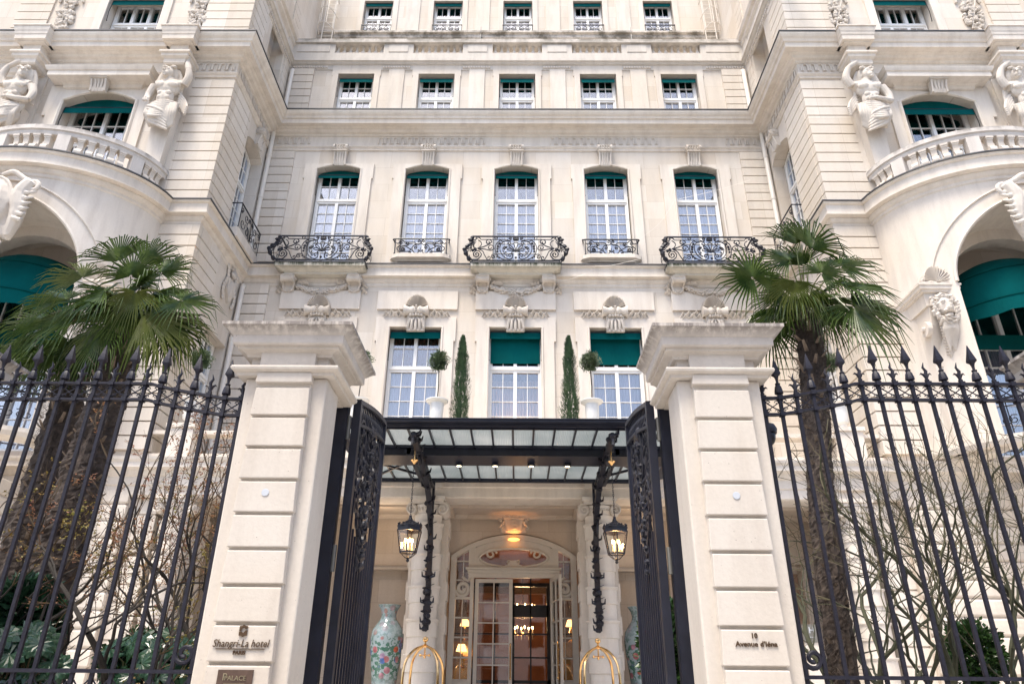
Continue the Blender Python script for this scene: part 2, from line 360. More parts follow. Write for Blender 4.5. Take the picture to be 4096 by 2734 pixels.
# ================================================================ SETTING
b=MB(); b.box(-80,80,5.2,60,-.35,.0); g=struct(b.build('courtyard_ground','ground'))
b=MB(); b.box(-300,300,-200,5.196,-.5,-.12); struct(b.build('street_pavement','street'))
OB=thing('street_building','pale apartment block across the street, seen only in reflections','building',(0,-26,0))
b=MB(); b.wall(-45,45,-.12,17,-26.5,-26,[(-43+4*i,-41.6+4*i,z,z+2.2) for i in range(22) for z in (1.2,4.8,8.4,12)]); b.build('wall','wall',OB)
b=MB(); b.box(-45,45,-27.4,-27.2,0,17); b.build('dark_rooms','dark',OB)
b=MB(); b.prism([(-26,17),(-29,20.5),(-34,20.5),(-36,17)],-45,45,'x'); b.build('roof','grey',OB)
# ================================================================ PALACE
YC,YA,YT,YW=21.0,21.45,23.8,17.43
HW=9.4                      # half width of the court between the wings
XL,XR=X0-HW,X0+HW
PAL=thing('palace_building','cream limestone palace with two bowed wings, balconies and green window blinds behind the iron fence','palace',(X0,YC,0))
WC=[X0+3.3*i for i in range(-2,3)]
# --- central facade wall
wl=MB()
opsD=[(c-.89,c+.89,7.2,12.3) for c in WC]; opsC=[(c-.84,c+.84,14.66,18.88,.21) for c in WC]
wl.wall(XL-.3,XR+.3,6.6,13.3,YC,YC+.5,opsD); wl.wall(XL-.3,XR+.3,13.3,21.0,YC,YC+.5,opsC)
opsB=[(c-.74,c+.74,21.9,24.21) for c in WC]
wl.wall(XL-.3,XR+.3,21.0,24.75,YA,YA+.45,opsB)
wl.box(XL-.3,XR+.3,YC+.5,YC+.75,20.6,21.0)
W5=[X0+3.36*i for i in range(-2,3)]
wl.wall(XL-.3,XR+.3,24.9,35,YT,YT+.4,[(c-.70,c+.70,29.30,31.5) for c in W5])
wl.build('central_wall','wall',PAL)
b=MB(); b.box(XL,XR,YA+.45,YT,24.7,24.9); b.box(XL,XR,17.35,YC,6.55,6.68); b.build('terrace_floor','coping',PAL)
# surrounds, panels
def surround(b,c,hw_o,hw_i,ztop,zlug,zb,hw2,yf,op_t,rise=0,pr=.06):
    for s in (-1,1):      # jambs with ears
        xs=sorted((c+s*hw_i,c+s*hw_o)); b.box(xs[0],xs[1],yf-pr,yf+.02,zlug,ztop)
        xs=sorted((c+s*hw_i,c+s*hw2)); b.box(xs[0],xs[1],yf-pr,yf+.02,zb,zlug)
    if rise:
        a=arcpts(c,hw_i,op_t,rise,12); t=ztop
        for (xa,za),(xb,zb_) in zip(a,a[1:]): b.prism([(xa,za),(xb,zb_),(xb,t),(xa,t)],yf-pr,yf+.02)
    else: b.box(c-hw_i,c+hw_i,yf-pr,yf+.02,op_t,ztop)
def one(name,mat,f,**k):
    b=MB(); f(b); return b.build(name,mat,PAL,**k)
for i,c in enumerate(WC):
    one('window_surround','trim',lambda b:surround(b,c,1.29,.84,19.13,18.46,14.66,1.24,YC,18.88,.21,.08))
    one('window_surround','trim',lambda b:surround(b,c,1.33,.89,12.68,11.8,6.7,1.27,YC,12.3,0,.08))
    one('wall_panel','trim',lambda b:b.box(c-1.35,c+1.35,YC-.08,YC+.02,12.98,13.68))
    one('window_surround','trim',lambda b:surround(b,c,1.0,.74,24.7,24.1,21.1,.97,YA,24.21,0,.05))
for c in W5: one('window_surround','trim',lambda b:surround(b,c,.95,.70,34,31,28.9,.95,YT,31.5,0,.05))
for c in [X0+3.3*i for i in (-1.5,-.5,.5,1.5)]: one('pilaster_strip','trim',lambda b:b.box(c-.32,c+.32,YA-.05,YA+.02,21.2,24.5))
for c in [X0+3.36*i for i in (-1.5,-.5,.5,1.5)]: one('pilaster_strip','trim',lambda b:b.box(c-.33,c+.33,YT-.05,YT+.02,25,34))
# opening mouldings
for c in WC:
    o=[(c-.84,14.66)]+arcpts(c,.84,18.88,.21,12)+[(c+.84,14.66)]; one('opening_moulding','trim',lambda b:b.tube([(x,YC-.08,z) for x,z in o],.045,6),smooth=True)
    one('opening_moulding','trim',lambda b:b.tube([(c-.89,YC-.08,6.8),(c-.89,YC-.08,12.3),(c+.89,YC-.08,12.3),(c+.89,YC-.08,6.8)],.045,6),smooth=True)
# --- quoin strips in the centre corners and everywhere on the wings
def quoin(b,x0,x1,yf,z0,z1,pitch=.38,pr=.095,d=.06,gap=.042):
    z=z1
    while z-pitch>=z0-.01:
        b.box(x0,x1,yf-pr,yf+d,z-pitch+gap,z); z-=pitch
for s in (0,1):
    for (x1,yf,z0,z1,pt) in ((1.05,YC,14.66,19.72,.38),(1.0,YC,7.0,13.9,.385),(1.05,YA,21.3,24.45,.385)):
        m=MB(mir=X0 if s else None); quoin(m,XL,XL+x1,yf,z0,z1,pt); m.build('corner_quoin','band',PAL)
# --- wing bodies, built twice (mirrored)
CX=-13.7+0.0            # wing axis (left); mirrored about X0 on the right
AX=X0-13.6
EA,EB=3.1,2.25          # bow plan half axes
def bowpt(d,a=EA,bb=EB): return YW-bb*math.sqrt(max(0,1-(d/a)**2))
def bowpath(a=EA,bb=EB,n=28,full=False):
    return [(AX-a*cos(PI*i/n),YW-bb*sin(PI*i/n)) for i in range(n+1)]
def closeprof(p,back=-.04): return [(back,p[0][1])]+p+[(back,p[-1][1])]
CORN=closeprof([(.0,19.78),(.05,19.80),(.05,19.86),(.09,19.90),(.12,19.94),(.09,19.99),(.03,20.02),(.03,20.46),(.07,20.47),(.10,20.53),(.20,20.56),(.24,20.64),(.30,20.66),(.33,20.70),(.52,20.70),(.53,20.88),(.58,20.90),(.60,20.98),(.66,21.04),(.70,21.12),(.70,21.2)])
BELT=closeprof([(.0,13.86),(.04,13.90),(.04,13.98),(.09,14.02),(.13,14.10),(.13,14.14),(.28,14.16),(.28,14.22),(.24,14.24),(.24,14.50),(.30,14.53),(.32,14.58)])
LEAD=lambda o,z:[(-.02,z+.003),(o+.03,z+.003),(o+.03,z+.045),(-.02,z+.045)]
GF=closeprof([(.0,5.75),(.05,5.78),(.05,6.0),(.09,6.02),(.09,6.22),(.14,6.25),(.2,6.36),(.34,6.40),(.34,6.52),(.40,6.58),(.42,6.64)])
left=XL-14
pathC=[(left,YW),(XL,YW),(XL,YC),(XR,YC),(XR,YW),(XR+14,YW)]
bp=bowpath(); bpr=[(2*X0-x,y) for x,y in bp][::-1]
pathB=[(left,YW)]+bp+[(XL,YW),(XL,YC),(XR,YC),(XR,YW)]+bpr+[(XR+14,YW)]
b=MB(); b.sweep(CORN,pathC); b.sweep(BELT,pathB); 
b.sweep([(-.4,20.99),(.0,20.99),(.0,21.19),(-.4,21.19)],pathC)
b.build('cornice','trim',PAL)
b=MB(); b.sweep(LEAD(.70,21.2),pathC); b.sweep(LEAD(.32,14.58),pathB); b.build('lead_flashing','lead',PAL)
# attic entablature / ledge below the balustrade
ATT=closeprof([(.0,24.42),(.04,24.44),(.04,24.66),(.12,24.70),(.16,24.76),(.22,24.78),(.22,24.92),(.17,24.95)])
b=MB(); b.sweep(ATT,[(XL,YW-2),(XL,YA),(XR,YA),(XR,YW-2)]); b.build('attic_ledge','coping',PAL)
for k in range(6):
    c=X0+3.3*(k-2.5); cc=c if 0<k<5 else (XL+.85 if k==0 else XR-.85); w=.58 if 0<k<5 else .8; b=MB()
    for i in range(int(2*w/.105)): x=cc-w+.105*i; b.box(x,x+.06,YA-.10,YA-.03,24.50,24.60)
    b.build('dentil_course','trim',PAL)
for s in (-1,1):
    x=X0+s*HW; b=MB()
    for i in range(30): y=YW+.2+i*.12; a,c=sorted((x,x-s*.09)); b.box(a,c,y,y+.07,24.50,24.60)
    b.build('dentil_course','trim',PAL)
# balustrade on the attic
root=MB(); ybf,ybb=YA-.15,YA+.25
root.box(XL,XR,ybf-.02,ybb,24.93,25.25)
for k in range(6):
    c=X0+3.3*(k-2.5); w=.62
    a,e=(max(c-w,XL),min(c+w,XR)) if 0<k<5 else ((XL,XL+1.8) if k==0 else (XR-1.8,XR))
    root.box(a,e,ybf,ybb-.02,25.25,25.8)
    root.box(a+.22,e-.22,ybf-.03,ybf+.01,25.32,25.72)
root.box(XL-.0,XR+.0,ybf-.09,ybb+.05,25.8,26.0)
BAL=root.build('balustrade','coping',PAL)
def baluster(loc,parent,h=.55,rr=.10,mat='coping',name='baluster',first=[None]):
    if first[0] is None or first[0][1]!=(h,mat):
        m=MB(); p=[(1.0,0),(1.0,.06),(.6,.1),(.75,.16),(1.0,.3),(.95,.42),(.55,.58),(.42,.72),(.5,.82),(.75,.86),(.6,.9),(.9,.94),(.9,1.0)]
        m.lathe([(r*rr,z*h) for r,z in p],loc,8); o=m.build(name,mat,parent,smooth=True,loc=loc); first[0]=(o,(h,mat)); return o
    o=first[0][0].copy(); COL.objects.link(o); o.parent=parent; o.location=Vector(loc)-WO[parent]; WO[o]=Vector(loc); return o
for k in range(5):
    for i in range(8):
        baluster((WC[k]-.92+i*.263,YA+.05,25.25),BAL)
def roll_baluster(x,y,z,ang,parent,first=[None]):
    if first[0] is None:
        m=MB(); h=.67
        m.box(-.10,.10,-.12,.12,h-.07,h); m.box(-.085,.085,-.10,.10,h-.12,h-.07)
        m.prism([(.09,h-.12),(-.085,h-.12),(-.055,h-.22),(-.045,h-.34),(.05,h-.34),(.09,h-.2)],-.075,.075,'x')
        m.prism([(-.02+.135*cos(R(t)),.19+.14*sin(R(t))) for t in range(0,360,20)],-.085,.085,'x')
        for s in (-1,1): m.prism([(-.02+.05*cos(R(t)),.19+.05*sin(R(t))) for t in range(0,360,40)],*sorted((s*.085,s*.105)),'x')
        m.box(-.09,.09,-.10,.10,0,.06); o=m.build('baluster','trim',parent,loc=(0,0,0)); first[0]=o
    else: o=first[0].copy(); COL.objects.link(o)
    o.parent=parent; o.location=Vector((x,y,z))-WO[parent]; o.rotation_euler=(0,0,ang); WO[o]=Vector((x,y,z)); return o
# --- frieze ornament
b=MB()
def frieze(b,x0,x1,yf,T=None,z0=20.10,z1=20.42,p=.27):
    n=max(1,int(round((x1-x0)/p)))
    for i in range(n):
        c=x0+(i+.5)*(x1-x0)/n; h=.08
        a=[(c-h,z0)]+arcpts(c,h,z1-.10,h,8)+[(c+h,z0)]
        pts=[(x,yf-.035,z) for x,z in a]
        if T: pts=[T(q) for q in pts]
        b.tube(pts,.024,4)
        q=[(c+p/2,yf-.035,z0),(c+p/2,yf-.035,z1-.12)]
        if T: q=[T(v) for v in q]
        b.tube(q,.024,4)
for x0,x1 in ((XL+.1,XL+1.55),(X0-5.3,X0-1.22),(X0+1.22,X0+5.3),(XR-1.55,XR-.1)):
    b=MB(); frieze(b,x0,x1,YC-.03); b.build('frieze_ornament','trim',PAL)
for s in (0,1):
    T=(lambda p:(2*X0-p[0],p[1],p[2])) if s else None
    b=MB(); frieze(b,XL-1.6,XL-.08,YW-.03,T); frieze(b,XL-1.95,XL-1.65,YW-.03,T); b.build('frieze_ornament','trim',PAL)
    b=MB(); frieze(b,YW+.1,YC-.1,-.03,lambda p,s=s:((XL-p[1]) if not s else (XR+p[1]),p[0],p[2])); b.build('frieze_ornament','trim',PAL)
# --- keystones (row C), carved console with scale pattern
def keystone(cx,zb,h,yf,w,parent,T=None,name='keystone'):
    m=MB(T=T); z=lambda t:zb+h*t
    pr=[(0,z(.0)),(-.10,z(.0)),(-.14,z(.12)),(-.12,z(.3)),(-.15,z(.5)),(-.24,z(.66)),(-.24,z(.78)),(-.2,z(.95)),(-.2,z(1)),(0,z(1))]
    m.prism([(yf+a,c) for a,c in pr],cx-w*.38,cx+w*.38,'x')
    for s in (-1,1):
        x=cx+s*w*.42; a,c=sorted((x-s*.05,x+s*.03))
        m.prism([(yf-.18+.14*cos(R(t)),z(.83)+.13*sin(R(t))) for t in range(0,360,30)],a,c,'x')
        m.prism([(yf-.18+.06*cos(R(t)),z(.83)+.06*sin(R(t))) for t in range(0,360,45)],*sorted((c if s>0 else a,(c if s>0 else a)+s*.03)),'x')
        m.tube([(cx+s*w*.36,yf-.13,z(0)),(cx+s*w*.34,yf-.15,z(.3)),(cx+s*w*.36,yf-.22,z(.6))],.035,5)
    for r in range(3):
        for j in range(4): m.ell((cx+(j-1.5)*w*.17+(r%2)*.02,yf-.22,z(.76+.08*r)),(w*.1,.07,h*.05),6,4)
    for j in (-1,0,1): m.tube([(cx+j*w*.16,yf-.10,z(.0)),(cx+j*w*.14,yf-.14,z(.25)),(cx+j*w*.17,yf-.16,z(.5)),(cx+j*w*.2,yf-.22,z(.6))],[.02,.045,.04,.02],5)
    m.box(cx-w*.45,cx+w*.45,yf-.28,yf-.02,z(.62),z(.66))
    return m.build(name,'carve',parent,smooth=True)
for c in WC: keystone(c,19.02,.92,YC-.02,.58,PAL)
# --- shell cartouches (row D)
def cartouche(c,y=YC):
    m=MB(); n=18
    # fan shell
    cz=13.02; vs=[(c,y-.10,cz-.02)]; 
    for j in range(n*2+1):
        a=PI*j/(n*2); rr=.36 if j%2==0 else .345; d=.30 if j%2==0 else .22
        vs.append((c+rr*cos(a)*.95,y-d,cz+rr*sin(a)*1.15))
    for j in range(n*2+1):
        a=PI*j/(n*2); vs.append((c+.40*cos(a),y-.05,cz+.44*sin(a)))
    k=n*2+1; m.add(vs,[(0,1+j,2+j) for j in range(k-1)]+[(1+j,1+k+j,2+k+j,2+j) for j in range(k-1)])
    for s in (-1,1):
        m.tube([(c+s*.05,y-.17,12.86),(c+s*.12,y-.18,12.86),(c+s*.22,y-.18,12.86),(c+s*.36,y-.18,12.86),(c+s*.41,y-.18,12.86)],[.13,.17,.13,.18,.2],12)
        for k2,(dx,dz,w_) in enumerate(((.50,.0,.07),(.60,-.05,.10),(.72,-.02,.10),(.84,-.08,.09),(.95,-.04,.07),(1.03,-.08,.05))):
            x=c+s*dx; zt=12.76+(.09 if k2%2 else .0)
            m.bar([(x-s*.07,y-.04,zt-.14+dz*.3),(x,y-.13,zt),(x+s*.07,y-.05,zt-.10+dz)],w_*2.1,.03,(0,.5,.86))
        m.tube([(c+s*.10,y-.14,12.60),(c+s*.2,y-.17,12.55),(c+s*.25,y-.14,12.4),(c+s*.27,y-.12,12.22)],[.03,.06,.06,.04],6)
        m.tube([(c+s*.05,y-.16,12.62),(c+s*.12,y-.18,12.5),(c+s*.13,y-.15,12.3),(c+s*.14,y-.12,12.2)],[.03,.05,.05,.04],6)
        for j in range(4): m.ell((c+s*(.2+.02*j),y-.14,12.56-.09*j),(.08,.05,.03),6,4,Matrix.Rotation(s*.6,3,'Y'))
    m.prism([(y+.0,12.16),(y-.12,12.16),(y-.10,12.3),(y-.12,12.5),(y-.16,12.68),(y-.16,12.95),(y,12.95)],c-.30,c+.30,'x')
    for j in range(5): m.ell((c,y-.30+.02*j,12.98-.07*j),(.045,.05,.035),6,4)
    for j in range(5): m.ell((c+(j-2)*.09,y-.22,12.70-.01*abs(j-2)),(.06,.06,.05),6,4)
    m.tube([(c,y-.13,12.64),(c,y-.17,12.4),(c,y-.13,12.17)],[.03,.05,.04],6)
    return m.build('shell_cartouche','carve',PAL,smooth=True)
for c in WC: cartouche(c)
# --- balconies
SL=closeprof([(.0,14.13),(.42,14.13),(.42,14.2),(.46,14.21),(.52,14.25),(.58,14.26),(.62,14.28),(.70,14.30),(.70,14.42)])
def scroll_panel(b,c,y,z0,sx,sz,curves,r,flip=True,T=None):
    for cv in curves:
        pts,rr=cv if isinstance(cv,tuple) and isinstance(cv[0],list) else (cv,1)
        for s in ((-1,1) if flip else (1,)):
            q=[(c+s*(u-1120)*sx*-1,y,z0+(780-v)*sz) for u,v in pts]
            if T: q=[T(p) for p in q]
            b.tube(q,r*rr,4)
def S2(*p): return smooth2(list(p),4)
def withsp(pts,c,r0,a0,turn,n=12):  # curve ending in a spiral
    return S2(*pts)+spiral(c,r0,8,a0,a0+turn,n)
BC=[ S2((820,335),(750,400),(722,480),(735,590),(800,680),(880,722),(960,740)),
     withsp([(1060,690),(1010,722),(930,700),(850,620),(812,520),(830,420),(890,365),(960,350)],(985,395),45,-115,420),
     withsp([(1060,690)],(1012,648),52,50,-430),
     S2((820,335),(860,360),(920,352),(975,335)), 
     (withsp([(380,500),(500,470),(600,420),(655,370)],(590,378),66,-8,-420),1.1),
     (withsp([(380,508),(520,520),(640,545),(700,510)],(632,490),68,10,-420),1.0),
     withsp([(400,518),(480,560),(520,640),(560,705)],(600,690),48,160,-400),
     (withsp([(250,725),(380,725),(450,660)],(370,625),90,-5,-620,),1.15),
     withsp([(800,690),(760,630)],(690,668),50,-70,-480),
     S2((400,500),(455,430),(440,370),(390,335)),
     withsp([(440,320),(420,290),(380,275)],(360,300),24,-60,-300),
     withsp([(945,322),(990,345),(1030,325)],(1005,298),30,40,-420),
     spiral((735,293),26,26,0,360,10),
     S2((1120,545),(1100,470),(1080,400),(1090,385),(1120,380)),
     S2((1110,550),(1070,500),(1010,440),(985,450),(1000,480),(1060,520),(1105,552)),
     S2((1100,555),(1040,515),(975,505),(958,528),(990,545),(1060,545),(1100,560)),
     S2((1100,565),(1050,570),(1040,600),(1065,610)),
     S2((960,660),(900,600),(868,520),(900,470),(960,470)),
     S2((1120,345),(1080,340),(1065,310),(1080,285),(1120,280)) ]
BLOBS=[(805,400,26),(775,460,30),(768,510,26),(765,565,24),(930,480,26),(900,510,22),(925,580,18),(340,520,34),(290,545,30),(700,640,0),(760,665,20),(800,690,22),(1095,310,26),(1120,320,26),(1120,556,24),(1120,690,24),(430,500,22)]
def balcony(c):
    m=MB(); m.sweep([(-.7,z) if i in(0,len(SL)-1) else (o-.0,z) for i,(o,z) in enumerate([(o-.42,z) for o,z in SL])],[(c-1.24,YC+.01),(c-1.24,YC-.42),(c+1.24,YC-.42),(c+1.24,YC+.01)])
    m.box(c-1.22,c+1.22,YC-.4,YC,14.14,14.41)
    sl=m.build('balcony_slab','slab',PAL)
    m=MB(); m.sweep([(-.3,14.423),(.30,14.423),(.30,14.46),(-.3,14.46)],[(c-1.24,YC-.02),(c-1.24,YC-.42),(c+1.24,YC-.42),(c+1.24,YC-.02)]); m.build('lead_edge','lead',sl)
    m=MB(); yf=YC-.66; sx=.001765; sz=.00198; z0=14.47
    scroll_panel(m,c,yf,z0,sx,sz,BC,.0185)
    for u,v,r in BLOBS:
        if r: 
            for s in (-1,1): m.ell((c+s*(1120-u)*sx,yf,z0+(780-v)*sz),(r*.0017,.03,r*.0021),6,4)
    for zz,h in ((z0+1.03,.022),(z0+.905,.0),(z0+.065,.018)):
        if h: m.box(c-1.5,c+1.5,yf-.02,yf+.02,zz-h,zz+h)
    for a,e in ((-1.2,-.32),(.32,1.2)): m.box(c+a,c+e,yf-.012,yf+.012,z0+.895,z0+.915)
    for s in (-1,1):
        # bombe corner: acanthus-clad S profile
        x=c+s*1.48
        cur=S2((x-s*.02,yf-.01,z0+1.02),(x+s*.05,yf-.05,z0+.85),(x+s*.04,yf-.06,z0+.72),(x+s*.16,yf-.14,z0+.55),(x+s*.25,yf-.2,z0+.38),(x+s*.18,yf-.16,z0+.2),(x+s*.05,yf-.05,z0+.02))
        m.tube(cur,[.03+.05*abs(sin(i*.9)) for i in range(len(cur))],6)
        for i in range(3,len(cur)-6,2):
            p=cur[i]; m.tube([p,(p[0]-s*.12,p[1]+.0,p[2]-.04),(p[0]-s*.17,p[1],p[2]+.05)],[.03,.022,.008],4)
        m.ell((x+s*.07,yf-.07,z0+.86),(.10,.05,.05),6,4)
        # side panel
        for zz,h in ((z0+1.03,.022),(z0+.065,.018)): m.box(*sorted((x-s*.02,x+s*.02)),yf,YC,zz-h,zz+h)
        T=lambda p,x=x:(x+.10*s*0,YC-.33+(p[0]-c),p[2])
        for cc in (spiral((0,.35),.2,.04,-90,330,16),spiral((0,.75),.14,.03,90,-330,14)):
            m.tube([(x+s*.12*sin(PI*(v)/1.0),YC-.33+u,z0+v) for u,v in cc],.014,4)
        m.tube([(x+s*(.2*sin(PI*t)),yf+.1+.0*t,z0+1.0*t) for t in [i/8 for i in range(9)]],.014,4)
        m.ell((c,yf,z0+.0),(.03,.03,.05),6,4)
    m.box(c-.03,c+.03,yf-.03,yf+.03,14.46,z0+.06)
    m.build('balcony_railing','iron',PAL)
    # consoles and garland
    for s in (-1,1):
        m=MB(); x=c+s*1.12
        pr=[(0,13.62),(-.10,13.62),(-.16,13.7),(-.14,13.85),(-.22,13.98),(-.40,14.02),(-.46,14.08),(-.44,14.13),(0,14.13)]
        m.prism([(YC+a,z) for a,z in pr],x-.19,x+.19,'x')
        m.tube([(x-.24,YC-.34,14.0),(x-.22,YC-.34,14.0),(x-.12,YC-.33,14.0),(x+.12,YC-.33,14.0),(x+.22,YC-.34,14.0),(x+.24,YC-.34,14.0)],[.10,.14,.11,.11,.14,.10],12)
        for t in (-1,1):
            m.tube([(x+t*.2,YC-.38,13.98),(x+t*.19,YC-.17,13.86),(x+t*.15,YC-.15,13.68),(x+t*.04,YC-.13,13.60)],[.045,.04,.035,.03],6)
            m.tube([(x+t*.26,YC-.3,14.0),(x+t*.28,YC-.3,14.0)],[.07,.05],8)
        # ribbon on outer side
        for j in range(4): 
            xx=x+s*(.30+.05*(j%2)); zz=13.9-.09*j; m.bar([(xx-.08,YC-.03,zz),(xx,YC-.13,zz+.03),(xx+.08,YC-.04,zz-.03)],.09,.03,(0,.6,.8))
        for j in range(3): m.bar([(x-s*(.33+.1*j)-.05,YC-.1,13.93+.03*(j%2)),(x-s*(.38+.1*j),YC-.2,13.97),(x-s*(.4+.1*j)+.06,YC-.1,13.9)],.11,.03,(0,.6,.8))
        m.build('console_bracket','carve',PAL,smooth=True)
    m=MB(); rnd=random.Random(int(c*10)+50)
    for i in range(170):
        t=rnd.random(); x=c-.86+1.72*t; sag=13.84-.22*(1-(2*t-1)**2); th=.075+.055*(1-(2*t-1)**2)
        a=rnd.random()*2*PI; r=th*rnd.random()**.5
        m.ell((x,YC-.10-abs(sin(a))*.08,sag+r*cos(a)),(.055,.035,.032),5,3,Matrix.Rotation(rnd.uniform(-1.2,1.2),3,'Y'))
    m.tube(S2((c-.88,YC-.1,13.86),(c-.45,YC-.1,13.68),(c,YC-.1,13.62),(c+.45,YC-.1,13.68),(c+.88,YC-.1,13.86)),.07,6)
    m.build('laurel_garland','carve',PAL)
for i in (0,2,4): balcony(WC[i])
SC=[ withsp([(975,300),(1010,350),(1080,370),(1150,330),(1160,280)],(1100,275),50,10,-400),
     S2((650,300),(800,300),(975,300)),
     withsp([(650,300),(610,255),(550,245),(500,280),(500,330)],(545,312),48,150,-430),
     withsp([(650,415),(760,395),(805,350)],(745,345),52,0,-420),
     (withsp([(650,415),(560,430),(515,490),(540,555),(620,570),(680,540)],(612,515),60,10,-480),1.2),
     S2((530,360),(530,400),(450,450),(435,490),(480,550),(530,575)),
     S2((510,578),(660,578),(800,578)),
     withsp([(1110,590),(1040,630),(960,600),(915,520),(910,440),(960,390),(1020,390),(1050,440)],(1000,455),45,10,400),
     withsp([(920,560),(870,530),(810,560)],(845,600),38,200,-420),
     withsp([(1110,590),(1140,560)],(1105,545),24,0,-300),
     S2((700,425),(780,470),(850,500),(890,480)), S2((400,315),(440,340),(480,320)) ]
def small_balcony(c):
    m=MB()
    m.sweep(closeprof([(.0,14.78),(.10,14.79),(.14,14.83),(.22,14.86),(.27,14.87),(.27,15.02)],-.3),[(c-.83,YC+.0),(c-.80,YC-.05),(c-.72,YC-.09),(c+.72,YC-.09),(c+.80,YC-.05),(c+.83,YC+.0)])
    m.box(c-.86,c+.86,YC-.2,YC,14.88,15.01); m.build('window_sill','trim',PAL,smooth=False)
    m=MB(); sx=.00113; z0=15.03; sz=.00137; y=YC-.28
    for cv in SC:
        pts,rr=cv if isinstance(cv,tuple) and isinstance(cv[0],list) else (cv,1)
        for s in (-1,1): m.tube([(c+s*(1165-u)*sx,y,z0+(650-v)*sz) for u,v in pts],.0185*rr,4)
    for s in (-1,1):
        m.box(*sorted((c+s*.88,c+s*.912)),y-.016,y+.016,15.03,15.62); m.box(*sorted((c+s*.86,c+s*.93)),y-.03,y+.03,15.03,15.05)
        m.box(*sorted((c+s*.71,c+s*.74)),y-.016,y+.016,15.03,15.12)
        m.ell((c+s*.58,y,15.36),(.04,.03,.03),6,4)
    m.tube(S2((c-.94,YC-.04,15.62),(c-.96,y+.08,15.63),(c-.90,y-.01,15.64),(c,y-.01,15.64),(c+.90,y-.01,15.64),(c+.96,y+.08,15.63),(c+.94,YC-.04,15.62)),.026,6)
    m.tube([(c,y,15.1),(c-.01,y,15.28)],.016,4)
    m.build('balcony_railing','iron',PAL)
small_balcony(WC[1]); small_balcony(WC[3])
